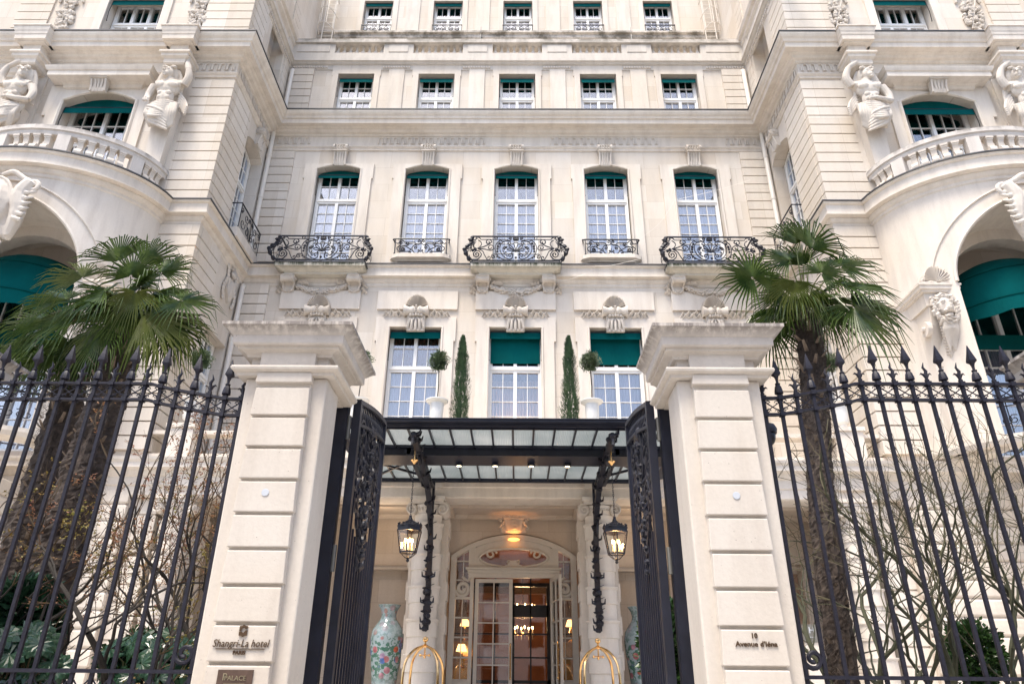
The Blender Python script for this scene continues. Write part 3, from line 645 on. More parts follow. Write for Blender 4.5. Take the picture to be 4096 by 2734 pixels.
# ================================================================ windows
def window(c,yf,z0,z1,hw,rise,zt,vz,vh,pitch,parent,cur='curtain',blind=None,T=None,mir=None,cols=2,dz=.26,topcur=None,curd=.0,leaves=2,urow=1,val=True,parts=True):
    y=yf+dz; f=MB(T=T,mir=mir); top=z1+rise
    if rise:
        a=arcpts(c,hw,z1,rise,10); ai=arcpts(c,hw-.06,z1,rise-.06,10)
        for i in range(10): f.prism([a[i],a[i+1],ai[i+1],ai[i]],y,y+.07)
    else: f.box(c-hw,c+hw,y,y+.07,z1-.07,z1)
    for s in (-1,1): f.box(*sorted((c+s*hw,c+s*(hw-.075))),y-.01,y+.07,z0,z1)
    f.box(c-hw+.07,c+hw-.07,y-.045,y+.08,zt,zt+.06); f.box(c-hw+.07,c+hw-.07,y-.02,y+.08,zt+.06,zt+.13)
    f.box(c-hw+.07,c+hw-.07,y-.01,y+.07,zt-.08,zt)
    lw=2*(hw-.075)/leaves
    for k in range(leaves):
        a0=c-hw+.075+k*lw; a1=a0+lw
        for zz0,zz1 in ((z0,zt-.08),(zt+.13,z1+(rise*.85 if rise else -.07))):
            if k: f.box(a0-.055,a0+.055,y-.025,y+.075,zz0,zz1)
            f.box(a0+.0,a0+.05,y+.005,y+.06,zz0,zz1); f.box(a1-.05,a1,y+.005,y+.06,zz0,zz1)
            for j in range(1,cols): x=a0+.05+(a1-a0-.1)*j/cols; f.box(x-.011,x+.011,y+.012,y+.05,zz0,zz1)
        zz=zt-.08-pitch
        while zz>z0+.1: f.box(a0+.05,a1-.05,y+.016,y+.046,zz-.011,zz+.011); zz-=pitch
        for j in range(1,urow+1):
            q=zt+.13+(z1-zt-.13)*j/(urow+1)+.02; f.box(a0+.05,a1-.05,y+.016,y+.046,q-.011,q+.011)
    f.box(c-hw+.07,c+hw-.07,y-.01,y+.07,z0,z0+.09)
    W=f.build('window','white',parent)
    g=MB(T=T,mir=mir); g.box(c-hw+.04,c+hw-.04,y+.055,y+.061,z0+.02,z1+(rise*.8 if rise else -.02)); g.build('pane','glass',W)
    m=MB(T=T,mir=mir); n=48
    pts=[(c-hw+.03+2*(hw-.03)*i/n, y+.19+curd+.028*sin(i*1.9+c*3)+.012*sin(i*4.1)) for i in range(n+1)]
    vs=[(x,yy,z0) for x,yy in pts]+[(x,yy,zt+.02) for x,yy in pts]
    m.add(vs,[(i,i+1,n+2+i,n+1+i) for i in range(n)]); m.build('curtain',cur,W,smooth=True)
    if topcur:
        m=MB(T=T,mir=mir); vs=[(x,yy,zt+.02) for x,yy in pts]+[(x,yy,z1+rise) for x,yy in pts]; m.add(vs,[(i,i+1,n+2+i,n+1+i) for i in range(n)]); m.build('curtain',topcur,W,smooth=True)
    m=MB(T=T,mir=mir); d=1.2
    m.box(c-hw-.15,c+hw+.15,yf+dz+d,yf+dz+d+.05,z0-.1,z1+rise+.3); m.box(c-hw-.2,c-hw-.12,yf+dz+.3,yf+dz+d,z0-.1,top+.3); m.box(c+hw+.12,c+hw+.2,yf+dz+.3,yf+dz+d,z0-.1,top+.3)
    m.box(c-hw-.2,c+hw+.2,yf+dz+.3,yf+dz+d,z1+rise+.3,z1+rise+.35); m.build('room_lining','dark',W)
    if val:
        m=MB(T=T,mir=mir); yv=yf+.05
        w_=hw-.03
        m.prism([(yv+.20,vz+vh+.05),(yv+.215,vz+vh+.05),(yv+.03,vz+vh*.98),(yv+.0,vz),(yv-.012,vz),(yv+.015,vz+vh)],c-w_,c+w_,'x')
        if rise:
            a=arcpts(c,w_,z1,rise-.03,10); base=vz+vh
            m.prism([(a[0][0],base)]+a+[(a[-1][0],base)],yv+.16,yv+.175)
        else: m.box(c-w_,c+w_,yv+.165,yv+.18,vz+vh,z1-.01)
        m.build('awning_valance','green',W)
        m=MB(T=T,mir=mir)
        for s in (-1,1):
            m.tube([(c+s*(w_-.005),yv+.0,vz+vh),(c+s*(w_+.015),yv-.02,vz-.35),(c+s*(w_+.015),yv+.02,vz-.75)],.012,4); m.ell((c+s*(w_+.01),yv+.02,vz-.76),(.02,.02,.03),5,4)
        m.tube([(c-w_,yv+.01,vz+vh+.01),(c+w_,yv+.01,vz+vh+.01)],.014,4)
        m.build('awning_arm','iron',W)
    if blind is not None:
        m=MB(T=T,mir=mir); m.prism([(yf+.21,z1-.05),(yf+.225,z1-.05),(yf+.235,blind),(yf+.22,blind)],c-hw+.06,c+hw-.06,'x'); m.build('lowered_blind','green',W)
    return W
for i,c in enumerate(WC):
    window(c,YC,14.66,18.88,.80,.17,17.62,18.56,.13,.42,PAL,'curtain',urow=1)
    window(c,YC,7.2,12.3,.87,0,10.90,11.94,.24,.50,PAL,'curtainlav',blind=[None,None,11.13,11.10,11.1][i] if i>1 else None,topcur='curtainbrown' if i!=2 else None,curd=.75 if i==2 else 0,urow=1)
    window(c,YA,21.9,24.21,.72,0,23.05,23.83,.19,.42,PAL,'curtain',urow=1)
for c in W5: window(c,YT,29.3,31.5,.68,0,30.55,31.22,.2,.45,PAL,'curtain',urow=0)
# small railings of the top storey
for c in W5:
    m=MB(); y=YT-.06
    m.box(c-.72,c+.72,y-.02,y+.02,29.80,29.84); m.box(c-.72,c+.72,y-.015,y+.015,29.33,29.36)
    for s in (-1,1):
        for u0 in (.22,.52):
            m.tube([(c+s*(u0+u),y,29.58+v) for u,v in spiral((0,0),.17,.04,90,470,10)],.014,4)
        m.tube([(c+s*.7,y,29.34),(c+s*.7,y,29.82)],.016,4)
    m.tube([(c+.09*cos(t*PI/5),y,29.6+.14*sin(t*PI/5)) for t in range(11)],.014,4)
    m.build('balcony_railing','iron',PAL)
# top-storey base cornice
b=MB(); b.sweep(closeprof([(.0,28.6),(.05,28.62),(.05,28.85),(.14,28.9),(.14,29.1),(.24,29.14),(.24,29.25),(.18,29.28)]),[(XL,YT),(XR,YT)]); b.build('cornice','coping',PAL)
# ================================================================ WINGS
def flutes(m,cx,z0,z1,y): pass
for side in (0,1):
    mir=X0 if side else None
    B=lambda T=None: MB(mir=mir,T=T)
    TS=lambda p:(XL-p[1],p[0],p[2])           # side wall: (Y, depth, Z)
    m=B(); far=XL-13.5
    m.wall(far,AX+1.6,14.0,21.0,YW,YW+.5,[(AX-1.23,AX+1.23,14.62,18.72,.38)]); m.wall(AX+1.6,XL-.5,13.2,21.0,YW,YW+.5)
    m.wall(far,XL-.5,21.0,30,YW+.1,YW+.6,[(AX-1.0,AX+1.0,21.2,23.85)])
    m.wall(AX+2.4,XL-.5,6.6,13.2,YW,YW+.5); m.wall(far,AX-2.4,6.6,13.9,YW,YW+.5)
    m.build('wing_front_wall','wall',PAL)
    m=B(TS)
    m.wall(YW,YC+.2,6.6,13.3,0,.5,[(19.15,20.75,7.3,11.45)]); m.wall(YW,YC+.2,13.3,21.0,0,.5,[(19.15,20.72,15.0,18.86,.27)])
    m.wall(YW+.1,YT+.3,21.0,32,0.0,.5,[(19.2,20.6,22.6,25.3)])
    m.build('wing_court_wall','wall',PAL)
    # quoins on the front corner
    for k_,(x0_,x1_,yy,z0,z1,pt) in enumerate(((XL-1.3,XL+.08,YW,14.66,19.62,.378),(XL-1.25,XL+.08,YW,6.8,13.85,.385),(XL-1.6,XL+.05,YW+.1,21.25,29,.40))):
        m=B(); quoin(m,x0_,x1_,yy,z0,z1,pt,.095,.1); z=z1; pj=.095 if k_<2 else .05
        while z-pt>=z0-.01: m.box(XL,XL+pj,yy+.101,YW+1.5 if k_<2 else YW+1.2,z-pt+.042,z); z-=pt
        m.build('wing_quoin','band',PAL)
    m=B(); quoin(m,AX-1.75-2.4,AX-1.75-1.2,YW+.1,21.25,29,.40,.06,.1); m.build('wing_quoin','band',PAL)
    m=B(); z=28
    while z-.4>21.3: m.box(XL,XL+.05,YC-.25,YA-.03,z-.4+.03,z); z-=.4
    m.build('wing_quoin','band',PAL)
    m=B(); surround(m,AX,1.75,1.23,19.35,18.1,14.6,1.62,YW,18.72,.38,.08); m.build('window_surround','trim',PAL)
    m=B(); surround(m,AX,1.35,1.0,25.2,25,21.2,1.3,YW+.1,23.85,0,.07); m.build('window_surround','trim',PAL)
    m=B(); m.tube([(AX-1.23,YW-.08,14.6)]+[(x,YW-.08,z) for x,z in arcpts(AX,1.23,18.72,.38,14)]+[(AX+1.23,YW-.08,14.6)],.06,6); m.build('opening_moulding','trim',PAL,smooth=True)
    # hood
    m=B(); m.sweep(closeprof([(.0,19.2),(.05,19.22),(.07,19.32),(.14,19.36),(.42,19.38),(.42,19.56),(.46,19.58),(.50,19.66),(.52,19.72)]),[(AX-1.25,YW),(AX-1.25,YW-.12),(AX+1.25,YW-.12),(AX+1.25,YW)]); m.build('window_hood','trim',PAL)
    m=B(); 
    keystone(AX,18.88,.74,YW-.22,.66,PAL,T=(lambda p:(2*X0-p[0],p[1],p[2])) if side else None)
    keystone(0,19.03,.72,0,.5,PAL,T=(lambda p:(XR+p[1],19.93+p[0],p[2])) if side else (lambda p:(XL-p[1],19.93+p[0],p[2])))
    window(AX,YW,14.6,18.72,1.20,.34,17.35,18.30,.24,.52,PAL,'curtain',mir=mir,cols=3,dz=.45,urow=1)
    window(AX,YW+.1,21.2,23.85,.97,0,22.85,23.5,.22,.42,PAL,'curtain',mir=mir,cols=2,dz=.4,leaves=3,urow=0)
    window(19.93,0,15.0,18.86,.75,.22,17.55,18.4,.16,.45,PAL,'curtain',T=TS,mir=mir,dz=.42,val=False)
    window(19.95,0,7.3,11.45,.77,0,10.2,11.1,.2,.5,PAL,'curtainlav',T=TS,mir=mir,dz=.35,val=False)
    # attic opening stays a deep blind recess
    m=B(TS); m.box(19.0,20.8,.5,.55,22.4,25.5); m.build('recess_back','wall',PAL)
    # side window railing and sill
    m=B(TS); y0,y1=19.12,20.85
    m.prism([(y0-.1,14.60),(y1+.25,14.60),(y1+.25,14.95),(y0-.1,14.95)],-.42,.05); m.build('window_sill','trim',PAL)
    m=B(TS); d=-.36
    for z_,r in ((15.93,.026),(15.02,.016)): m.tube([(y0-.05,.0 if z_>15.5 else d,z_),(y0-.05,d,z_),(y1+.1,d,z_),(y1+.1,.0 if z_>15.5 else d,z_)],r,5)
    for s in (-1,1):
        cc=(y0+y1)/2+.03
        for k,(u0,v0,r0) in enumerate(((.22,.25,.18),(.62,.3,.22),(.38,.66,.16),(.78,.72,.11),(.12,.72,.1))):
            m.tube([(cc+s*(u0+u),d,15.02+v0+v) for u,v in spiral((0,0),r0,.03,90+k*60,520+k*60,14)],.015,4)
        m.tube([(cc+s*.9,d,15.02),(cc+s*.9,d,15.93)],.016,4)
        m.tube([(cc+s*.05,d,15.1),(cc+s*.3,d,15.5),(cc+s*.1,d,15.85)],.014,4)
    m.build('balcony_railing','iron',PAL)
    # carved coat of arms on the court wall
    m=B(TS); cc=20.1
    m.prism([(cc-.28,13.55),(cc+.28,13.55),(cc+.28,13.1),(cc,12.75),(cc-.28,13.1)],-.10,.02)
    m.ell((cc,-.08,13.2),(.22,.07,.32),8,6); m.ell((cc,-.1,13.75),(.18,.08,.12),8,5)
    for j in range(-2,3): m.ell((cc+j*.075,-.1,13.9),(.03,.04,.06),5,4)
    m.ell((cc,-.1,14.0),(.03,.04,.04),5,4)
    for s in (-1,1):
        for j in range(9):
            m.ell((cc+s*(.38+.09*sin(j*.8)),-.05,12.75+j*.14),(.08,.05,.09),6,4,Matrix.Rotation(s*.7,3,'Y'))
    m.build('carved_coat_of_arms','carve',PAL,smooth=True)
    # trophies in the upper wall
    for dx in (-2.35,2.35):
        m=B(); rnd=random.Random(5+side)
        for j in range(60):
            t=rnd.random(); a=rnd.random()*2*PI; rr=rnd.random()**.5
            m.ell((AX+dx+.33*rr*cos(a),YW+.06-.05*rnd.random(),22.85+.75*rr*sin(a)),(.09,.08,.05+.05*rnd.random()),6,4,Matrix.Rotation(rnd.uniform(-1.4,1.4),3,'Y'))
        for s in (-1,1): m.tube([(AX+dx+s*.2,YW+.03,22.2),(AX+dx-s*.25,YW+.0,23.6)],.03,5)
        m.tube(S2((AX+dx-.42,YW+.05,23.5),(AX+dx-.3,YW+.02,23.9),(AX+dx,YW+.0,23.95),(AX+dx+.3,YW+.02,23.9),(AX+dx+.42,YW+.05,23.5)),.05,5)
        m.build('carved_trophy','carve',PAL,smooth=True)
    # entablature blocks over the pilasters
    for dx in (-2.45,2.45):
        x=AX+dx; m=B()
        pr=[(o*.42+.0,z) for o,z in CORN if o>=0 and z>20.5]
        path=[(x-.30,YW),(x-.30,YW-.62),(x+.30,YW-.62),(x+.30,YW)]
        m.sweep([(-.2,20.66)]+[(o*.42,z) for o,z in CORN if z>=20.66]+[(-.2,21.2)],path); m.box(x-.29,x+.29,YW-.61,YW,19.9,21.19)
        m.sweep([(-.2,19.75),(.0,19.75),(.05,19.8),(.05,19.95),(.14,20.02),(.14,20.12),(.2,20.15),(.2,20.22),(-.2,20.22)],path)
        m.sweep(LEAD(.30,21.201),path)
        m.build('entablature_block','trim',PAL)
        # herm pilaster
        m=B(); m.add([(x-.2,YW-.30,14.6),(x+.2,YW-.30,14.6),(x+.2,YW,14.6),(x-.2,YW,14.6),(x-.34,YW-.42,18.1),(x+.34,YW-.42,18.1),(x+.34,YW,18.1),(x-.34,YW,18.1)],[(0,3,2,1),(4,5,6,7),(0,1,5,4),(1,2,6,5),(2,3,7,6),(3,0,4,7)])
        m.box(x-.44,x+.44,YW-.07,YW,14.6,19.75); m.box(x-.28,x+.28,YW-.38,YW,14.6,15.1)
        m.build('herm_pilaster','trim',PAL)
    # ---- first floor bow with the big arch
    m=B(); YBk=YW+.25; n=56; AR=2.2; AZ=11.1
    xs=[-EA*cos(PI*i/n) for i in range(n+1)]; xs=sorted(set([round(x,4) for x in xs]+[-AR,AR,-AR*.97,AR*.97,-AR*.9,AR*.9]))
    def az(d): return AZ+math.sqrt(max(0,AR*AR-d*d))*1.0
    for a,c in zip(xs,xs[1:]):
        ins=abs((a+c)/2)<AR
        za,zc=(az(a),az(c)) if ins else (6.6,6.6)
        m.add([(AX+a,bowpt(a),za),(AX+c,bowpt(c),zc),(AX+c,YBk,zc),(AX+a,YBk,za),(AX+a,bowpt(a),13.9),(AX+c,bowpt(c),13.9),(AX+c,YBk,13.9),(AX+a,YBk,13.9)],[(0,3,2,1),(4,5,6,7),(0,1,5,4),(2,3,7,6)]+([(1,2,6,5),(3,0,4,7)] if (abs(abs(a)-AR)<1e-3 or abs(abs(c)-AR)<1e-3 or abs(a)>EA-.01 or abs(c)>EA-.01) else []))
    m.build('bow_wall','trim',PAL,smooth=True)
    m=B()
    for r,dd,th in ((AR+.42,.02,.035),(AR+.02,.03,.05)):
        pts=[]
        for i in range(41):
            a=PI*i/40; d=-r*cos(a)
            if abs(d)<EA-.05: pts.append((AX+d,bowpt(d)-dd,AZ+r*sin(a)))
        m.tube(pts,th,5)
    # inner ring of the soffit
    for i in range(24):
        a0,a1=PI*i/24,PI*(i+1)/24
        for (r0,r1,ya,yb) in ((AR-.32,AR+.1,YW-.75,YW-.35),):
            m.prism([(AX-r0*cos(a0),AZ+r0*sin(a0)),(AX-r0*cos(a1),AZ+r0*sin(a1)),(AX-r1*cos(a1),AZ+r1*sin(a1)),(AX-r1*cos(a0),AZ+r1*sin(a0))],ya,yb)
    for s in (-1,1): m.box(*sorted((AX+s*(AR-.32),AX+s*(AR+.1))),YW-.75,YW-.35,6.7,AZ)
    m.build('arch_moulding','trim',PAL,smooth=True)
    # inner wall and window behind the arch
    m=B(); m.wall(AX-AR-.2,AX+AR+.2,6.6,13.6,YW+.251,YW+.6,[(AX-1.75,AX+1.75,7.0,10.9,1.72)]); m.build('bow_inner_wall','niche',PAL)
    window(AX,YW+.25,7.0,10.9,1.72,1.66,10.2,0,0,.55,PAL,'curtainlav',mir=mir,cols=3,dz=.15,val=False,urow=0)
    # dome awning
    m=B(); cz=10.75; a_,b_,h_=1.78,1.9,1.8; nu,nv=28,10; vs=[]
    for i in range(nv+1):
        th=PI/2*i/nv
        for j in range(nu+1):
            ph=PI*j/nu; r=sin(th); vs.append((AX-a_*cos(ph)*r,YW+.15-b_*sin(ph)*r-.05*(i%2)*0,cz+h_*cos(th)))
    for j in range(nu+1): ph=PI*j/nu; vs.append((AX-(a_+.01)*cos(ph),YW+.15-(b_+.02)*sin(ph),cz-.42+.03*cos(12*ph)))
    m.add(vs,[(i*(nu+1)+j,i*(nu+1)+j+1,(i+1)*(nu+1)+j+1,(i+1)*(nu+1)+j) for i in range(nv+1) for j in range(nu)])
    aw=m.build('dome_awning','green',PAL,smooth=True)
    m=B()
    for th in (58,90):
        r=sin(R(th)); m.tube([(AX-(a_+.012)*cos(PI*j/24)*r,YW+.15-(b_+.012)*sin(PI*j/24)*r,cz+(h_+.01)*cos(R(th))) for j in range(25)],.013,5)
    m.build('awning_seam','greendark',aw,smooth=True)
    m=B(); m.box(AX-1.9,AX+1.9,YW-.4,YW-.32,9.75,10.15); m.build('awning_lining','greendark',aw)
    # lion consoles
    for s in (-1,1):
        d=s*2.62; x=AX+d; y=16.05
        m=B(); m.sweep([(-.3,10.86),(.0,10.86),(.05,10.88),(.05,10.92),(.10,10.95),(.10,11.03),(.13,11.05),(.13,11.1),(-.3,11.1)],[(x-.42,YW-.1),(x-.42,y),(x+.42,y),(x+.42,YW-.1)])
        m.box(x-.40,x+.40,y+.02,YW,10.5,11.09)
        m.prism([(YW,6.7),(y+.45,6.7),(y+.42,9.3),(y+.30,9.6),(y+.12,10.0),(y+.04,10.45),(y+.04,10.86),(YW,10.86)],x-.34,x+.34,'x')
        for t in (-1,1):
            a,c=sorted((x+t*.34,x+t*.46)); m.prism([(y+.30+.20*cos(R(k)),9.95+.2*sin(R(k))) for k in range(0,360,24)],a,c,'x')
            a,c=sorted((x+t*.46,x+t*.54)); m.prism([(y+.30+.07*cos(R(k)),9.95+.07*sin(R(k))) for k in range(0,360,45)],a,c,'x')
        for k in range(14): 
            for t in (-1,1): m.bar([(x+t*.02,y+.41,8.9-.15*k),(x+t*.2,y+.40,9.0-.15*k)],.05,.03,(0,1,0))
        m.build('console_pilaster','trim',PAL)
        m=B(); rnd=random.Random(3)
        m.ell((x,y-.06,10.42),(.22,.16,.27),10,8); m.ell((x,y-.23,10.30),(.09,.11,.09),8,6); m.ell((x,y-.27,10.36),(.05,.08,.05),6,5); m.ell((x,y-.16,10.14),(.10,.08,.05),8,5); m.ell((x-.09,y-.2,10.25),(.06,.06,.05),6,5); m.ell((x+.09,y-.2,10.25),(.06,.06,.05),6,5)
        for t in (-1,1):
            m.ell((x+t*.1,y-.19,10.47),(.05,.04,.022),6,4); m.ell((x+t*.1,y-.20,10.53),(.07,.05,.025),6,4,Matrix.Rotation(t*.3,3,'Y')); m.ell((x+t*.22,y-.04,10.66),(.07,.05,.06),6,5)
            for k in range(26):
                a=R(k*14-60); r=.26+.10*rnd.random(); px_=x+t*abs(cos(a))*r*rnd.uniform(.8,1.1); pz=10.38+sin(a)*r*1.15
                m.tube([(px_,y-.02,pz+.06),(px_+.04*sin(k*2.3),y-.12,pz),(px_+.05*cos(k*1.7),y-.06,pz-.1)],[.035,.045,.02],5)
            for k in range(7): m.tube([(x+t*.05*k*.4,y-.12,10.05),(x+t*(.04*k*.6+.03),y-.12+.03*k*.4,9.8),(x+t*.03*k*.4,y+.1,9.45-.03*k)],[.04,.045,.02],5)
        for k in range(26):
            zz=10.05-.035*k; wd=.24*(1-k/34); q=(-1 if k%2 else 1)
            m.tube([(x+q*wd,y-.02+.012*k,zz+.05),(x+q*wd*.55,y-.15+.013*k,zz),(x+q*wd*.2,y-.08+.013*k,zz-.10)],[.03,.04,.018],5)
        for k in range(16):
            zz=10.08-.045*k; wd=.17*(1-k/26); q=(-1 if k%2 else 1); yy=y-.19+.026*k
            m.tube([(x-q*wd*.2,yy,zz+.05),(x+q*wd,yy-.03,zz),(x+q*wd*.5,yy-.03,zz-.07),(x-q*wd*.3,yy,zz-.12)],[.028,.034,.028,.012],5)
        lo=m.build('lion_mask','carve',PAL,smooth=True); remesh(lo,.012,0)
        # shell above
        m=B(); n2=13; vs=[(x,y-.02,11.18)]
        for k in range(n2*2+1):
            a=PI*k/(n2*2); q=1 if k%2 else .97; vs.append((x+.34*cos(a)*q,y+.02-(.16 if k%2 else .09),11.2+.42*sin(a)*q))
        for k in range(n2*2+1): a=PI*k/(n2*2); vs.append((x+.37*cos(a),y+.22,11.15+.46*sin(a)))
        k2=n2*2+1; m.add(vs,[(0,1+k,2+k) for k in range(k2-1)]+[(1+k,1+k2+k,2+k2+k,2+k) for k in range(k2-1)])
        for t in (-1,1):
            m.tube([(x+t*(.3+u),y-.02,11.2+v) for u,v in spiral((0,0),.1,.03,-90*t,360*t,10)],.035,5)
            m.tube([(x+t*.05,y-.06,11.12),(x+t*.2,y-.08,11.14),(x+t*.42,y-.03,11.12)],.04,5)
        m.build('shell_ornament','carve',PAL,smooth=True)
    # crown cartouche of the arch
    AXm=2*X0-AX if side else AX
    m=B(); y=15.02
    m.ell((AX,y-.1,13.05),(.50,.34,.66),14,10); m.ell((AX,y+.1,12.75),(.62,.30,.62),12,8); m.ell((AX,y+.15,12.4),(.35,.3,.3),10,8); m.box(AX-.25,AX+.25,y-.05,y+.3,12.0,12.25)
    m.tube([(AX+.44*cos(R(a)),y-.22,13.15+.55*sin(R(a))) for a in range(-60,250,15)],.045,6)
    for s in (-1,1):
        m.tube(S2((AX+s*.05,y-.12,13.80),(AX+s*.3,y-.18,13.86),(AX+s*.52,y-.16,13.72),(AX+s*.72,y-.12,13.62)),.065,8)
        m.tube([(AX+s*(.78+u),y-.12,13.50+v) for u,v in spiral((0,0),.15,.03,100,100-s*0-430,14)],.055,7)
        m.tube(S2((AX+s*.72,y-.14,13.62),(AX+s*.58,y-.14,13.3),(AX+s*.64,y-.10,12.9),(AX+s*.60,y-.02,12.55),(AX+s*.46,y+.1,12.25)),[.13,.14,.15,.16,.16,.17,.17,.17,.16,.16,.15,.15,.14,.13,.12,.11,.10,.09,.08,.07,.07],8)
        for k in range(6): m.tube([(AX+s*(.55+.015*k),y-.18,13.35-.14*k),(AX+s*(.78+.01*k),y-.20,13.28-.14*k),(AX+s*(.90-.02*k),y-.08,13.38-.14*k)],[.05,.05,.02],6)
        for k in range(5): m.tube([(AX+s*(.08+.10*k),y-.06,12.5),(AX+s*(.10+.11*k),y-.02,12.3),(AX+s*(.08+.10*k),y+.1,12.1+.05*k)],[.06,.06,.03],6)
        m.tube([(AX+s*(.40+u),y-.02,12.10+v) for u,v in spiral((0,0),.10,.03,90,90+s*400,10)],.045,6)
    m.v=[(AXm+(q[0]-AXm)*1.22,q[1],13.9+(q[2]-13.9)*1.2-.12) for q in m.v]
    co=m.build('arch_cartouche','carve',PAL,smooth=True); remesh(co,.02,1)
    # bow balustrade
    a_,b_=2.78,2.02
    P=lambda dd,aa=a_,bb=b_:[(AX-(aa+dd)*cos(PI*i/36),YW-(bb+dd)*sin(PI*i/36)) for i in range(37)]
    m=B(); m.sweep([(-.2,14.61),(.14,14.61),(.14,14.80),(.11,14.84),(-.2,14.84)],P(0)); m.sweep([(-.16,15.5),(.08,15.5),(.10,15.56),(.10,15.62),(.15,15.64),(.15,15.78),(.05,15.8),(-.16,15.8)],P(0))
    for pa in (.16,.40,.60,.84):
        a=PI*pa; x,y=AX-(a_-.02)*cos(a),YW-(b_-.02)*sin(a); t=Vector((sin(a)*a_,-cos(a)*b_)).normalized(); nn=Vector((t.y,-t.x)); q=[]
        for uu,vv in ((-.17,-.13),(.17,-.13),(.17,.13),(-.17,.13)): q.append((x+t.x*uu+nn.x*vv,y+t.y*uu+nn.y*vv))
        m.prism(q,14.8,15.52,'z')
    br=m.build('bow_balustrade','rail',PAL)
    for i in range(30):
        a=PI*(i+.5)/30
        if any(abs(a/PI-p)<.035 for p in (.16,.40,.60,.84)) or a/PI<.05 or a/PI>.95: continue
        x,y=AX-(a_-.03)*cos(a),YW-(b_-.03)*sin(a); nx,ny=-cos(a)/a_,-sin(a)/b_; th=math.atan2(nx,-ny)
        if side: x=2*X0-x; th=-th
        roll_baluster(x,y,14.84,th,br)
    # rusticated ground floor
    pr=[(-.3,.2)]; z=.3
    while z<5.7:
        pr+=[(.02,z),(.06,z+.015),(.085,z+.05),(.09,z+.2),(.085,z+.33),(.06,z+.365),(.02,z+.38)]; z+=.405
    pr+=[(.0,5.74),(-.3,5.74)]
    m=B(); m.sweep(pr,[(far,YW-1.1),(AX+1.55,YW-1.1),(AX+1.55,YW-.12),(XL-.1,YW-.12),(XL-.1,YW+1.4)])
    m.build('rusticated_base','trim',PAL)
    m=B(); m.box(far,XL-.35,YW-.1,YW+.4,0,6.6); m.build('base_core','trim',PAL)
    # wing balcony rail at first floor
    m=B(); 
    m.sweep([(-.3,6.7),(.3,6.7),(.36,6.8),(.36,6.9),(-.3,6.9)],bowpath(EA-.1,EB-.05))
    m.build('bow_slab','trim',PAL)
    m=B(); bp2=bowpath(2.6,2.0,40)
    for z_,r in ((7.95,.03),(7.05,.018),(7.75,.012)): m.tube([(x,y,z_) for x,y in bp2],r,5)
    for i in range(2,39,2):
        x,y=bp2[i]; tx=Vector((bp2[i+1][0]-bp2[i-1][0],bp2[i+1][1]-bp2[i-1][1])).normalized()
        for sg in (1,-1): m.tube([(x+tx.x*(u+.02)*sg,y+tx.y*(u+.02)*sg,7.4+v) for u,v in spiral((.06,0),.13,.03,90+sg*40,480,9)],.014,4)
        m.tube([(x,y,7.05),(x,y,7.95)],.014,4)
    m.build('balcony_railing','iron',PAL)
    # downpipes
    for (z0,z1,yy,xx) in ((14.65,20.62,20.82,.14),(7.0,13.85,20.82,.14),(21.25,24.3,21.25,.2)):
        m=B(); x=XL+xx; m.tube([(x,yy,z0),(x,yy,z1-.12),(x-.0,yy+.03,z1-.04),(x-.05,yy+.1,z1)],.085,10)
        z=z0+.9
        while z<z1-.3: m.tube([(x,yy,z),(x,yy,z+.12)],.10,10); z+=1.9
        m.build('downpipe','pipe',PAL,smooth=True)
    # upper wing cornice far up the court
    m=B(); m.sweep(closeprof([(.0,25.6),(.1,25.7),(.1,25.85),(.2,25.9),(.25,26.05)]),[(far,YW+.1),(XL,YW+.1),(XL,YT)]); m.build('cornice','trim',PAL)
# ================================================================ PORTICO
b=MB(); b.sweep(GF,[(XL-13.5,YW-.14),(XR+13.5,YW-.14)]); b.box(XL+.0,XR-.0,YW-.10,YW+.55,5.752,6.54)
for s in (-1,1):
    for xx in (2.07,5.2,8.22):
        x=X0+s*xx; b.box(x-.33,x+.33,YW-.30,YW-.1,5.98,6.46); b.box(x-.37,x+.37,YW-.34,YW-.1,6.30,6.40)
b.build('portico_entablature','trim',PAL)
b=MB(); b.box(XL,XR,YW+.4,YC-1.2,5.80,5.95)
for x0,x1 in ((-1.7,1.7),(-7.9,-2.5),(2.5,7.9)):
    for (i,dz_) in ((0,.0),):
        xa,xb=X0+x0,X0+x1; b.sweep([(0,5.7),(.0,5.80),(.12,5.80),(.10,5.74),(.05,5.7)],[(xb,YW+.62),(xa,YW+.62),(xa,19.45),(xb,19.45),(xb,YW+.62)])
for s in (-1,1): b.box(*sorted((X0+s*1.95,X0+s*2.4)),YW+.5,19.5,5.5,5.8)
b.build('portico_ceiling','niche',PAL)
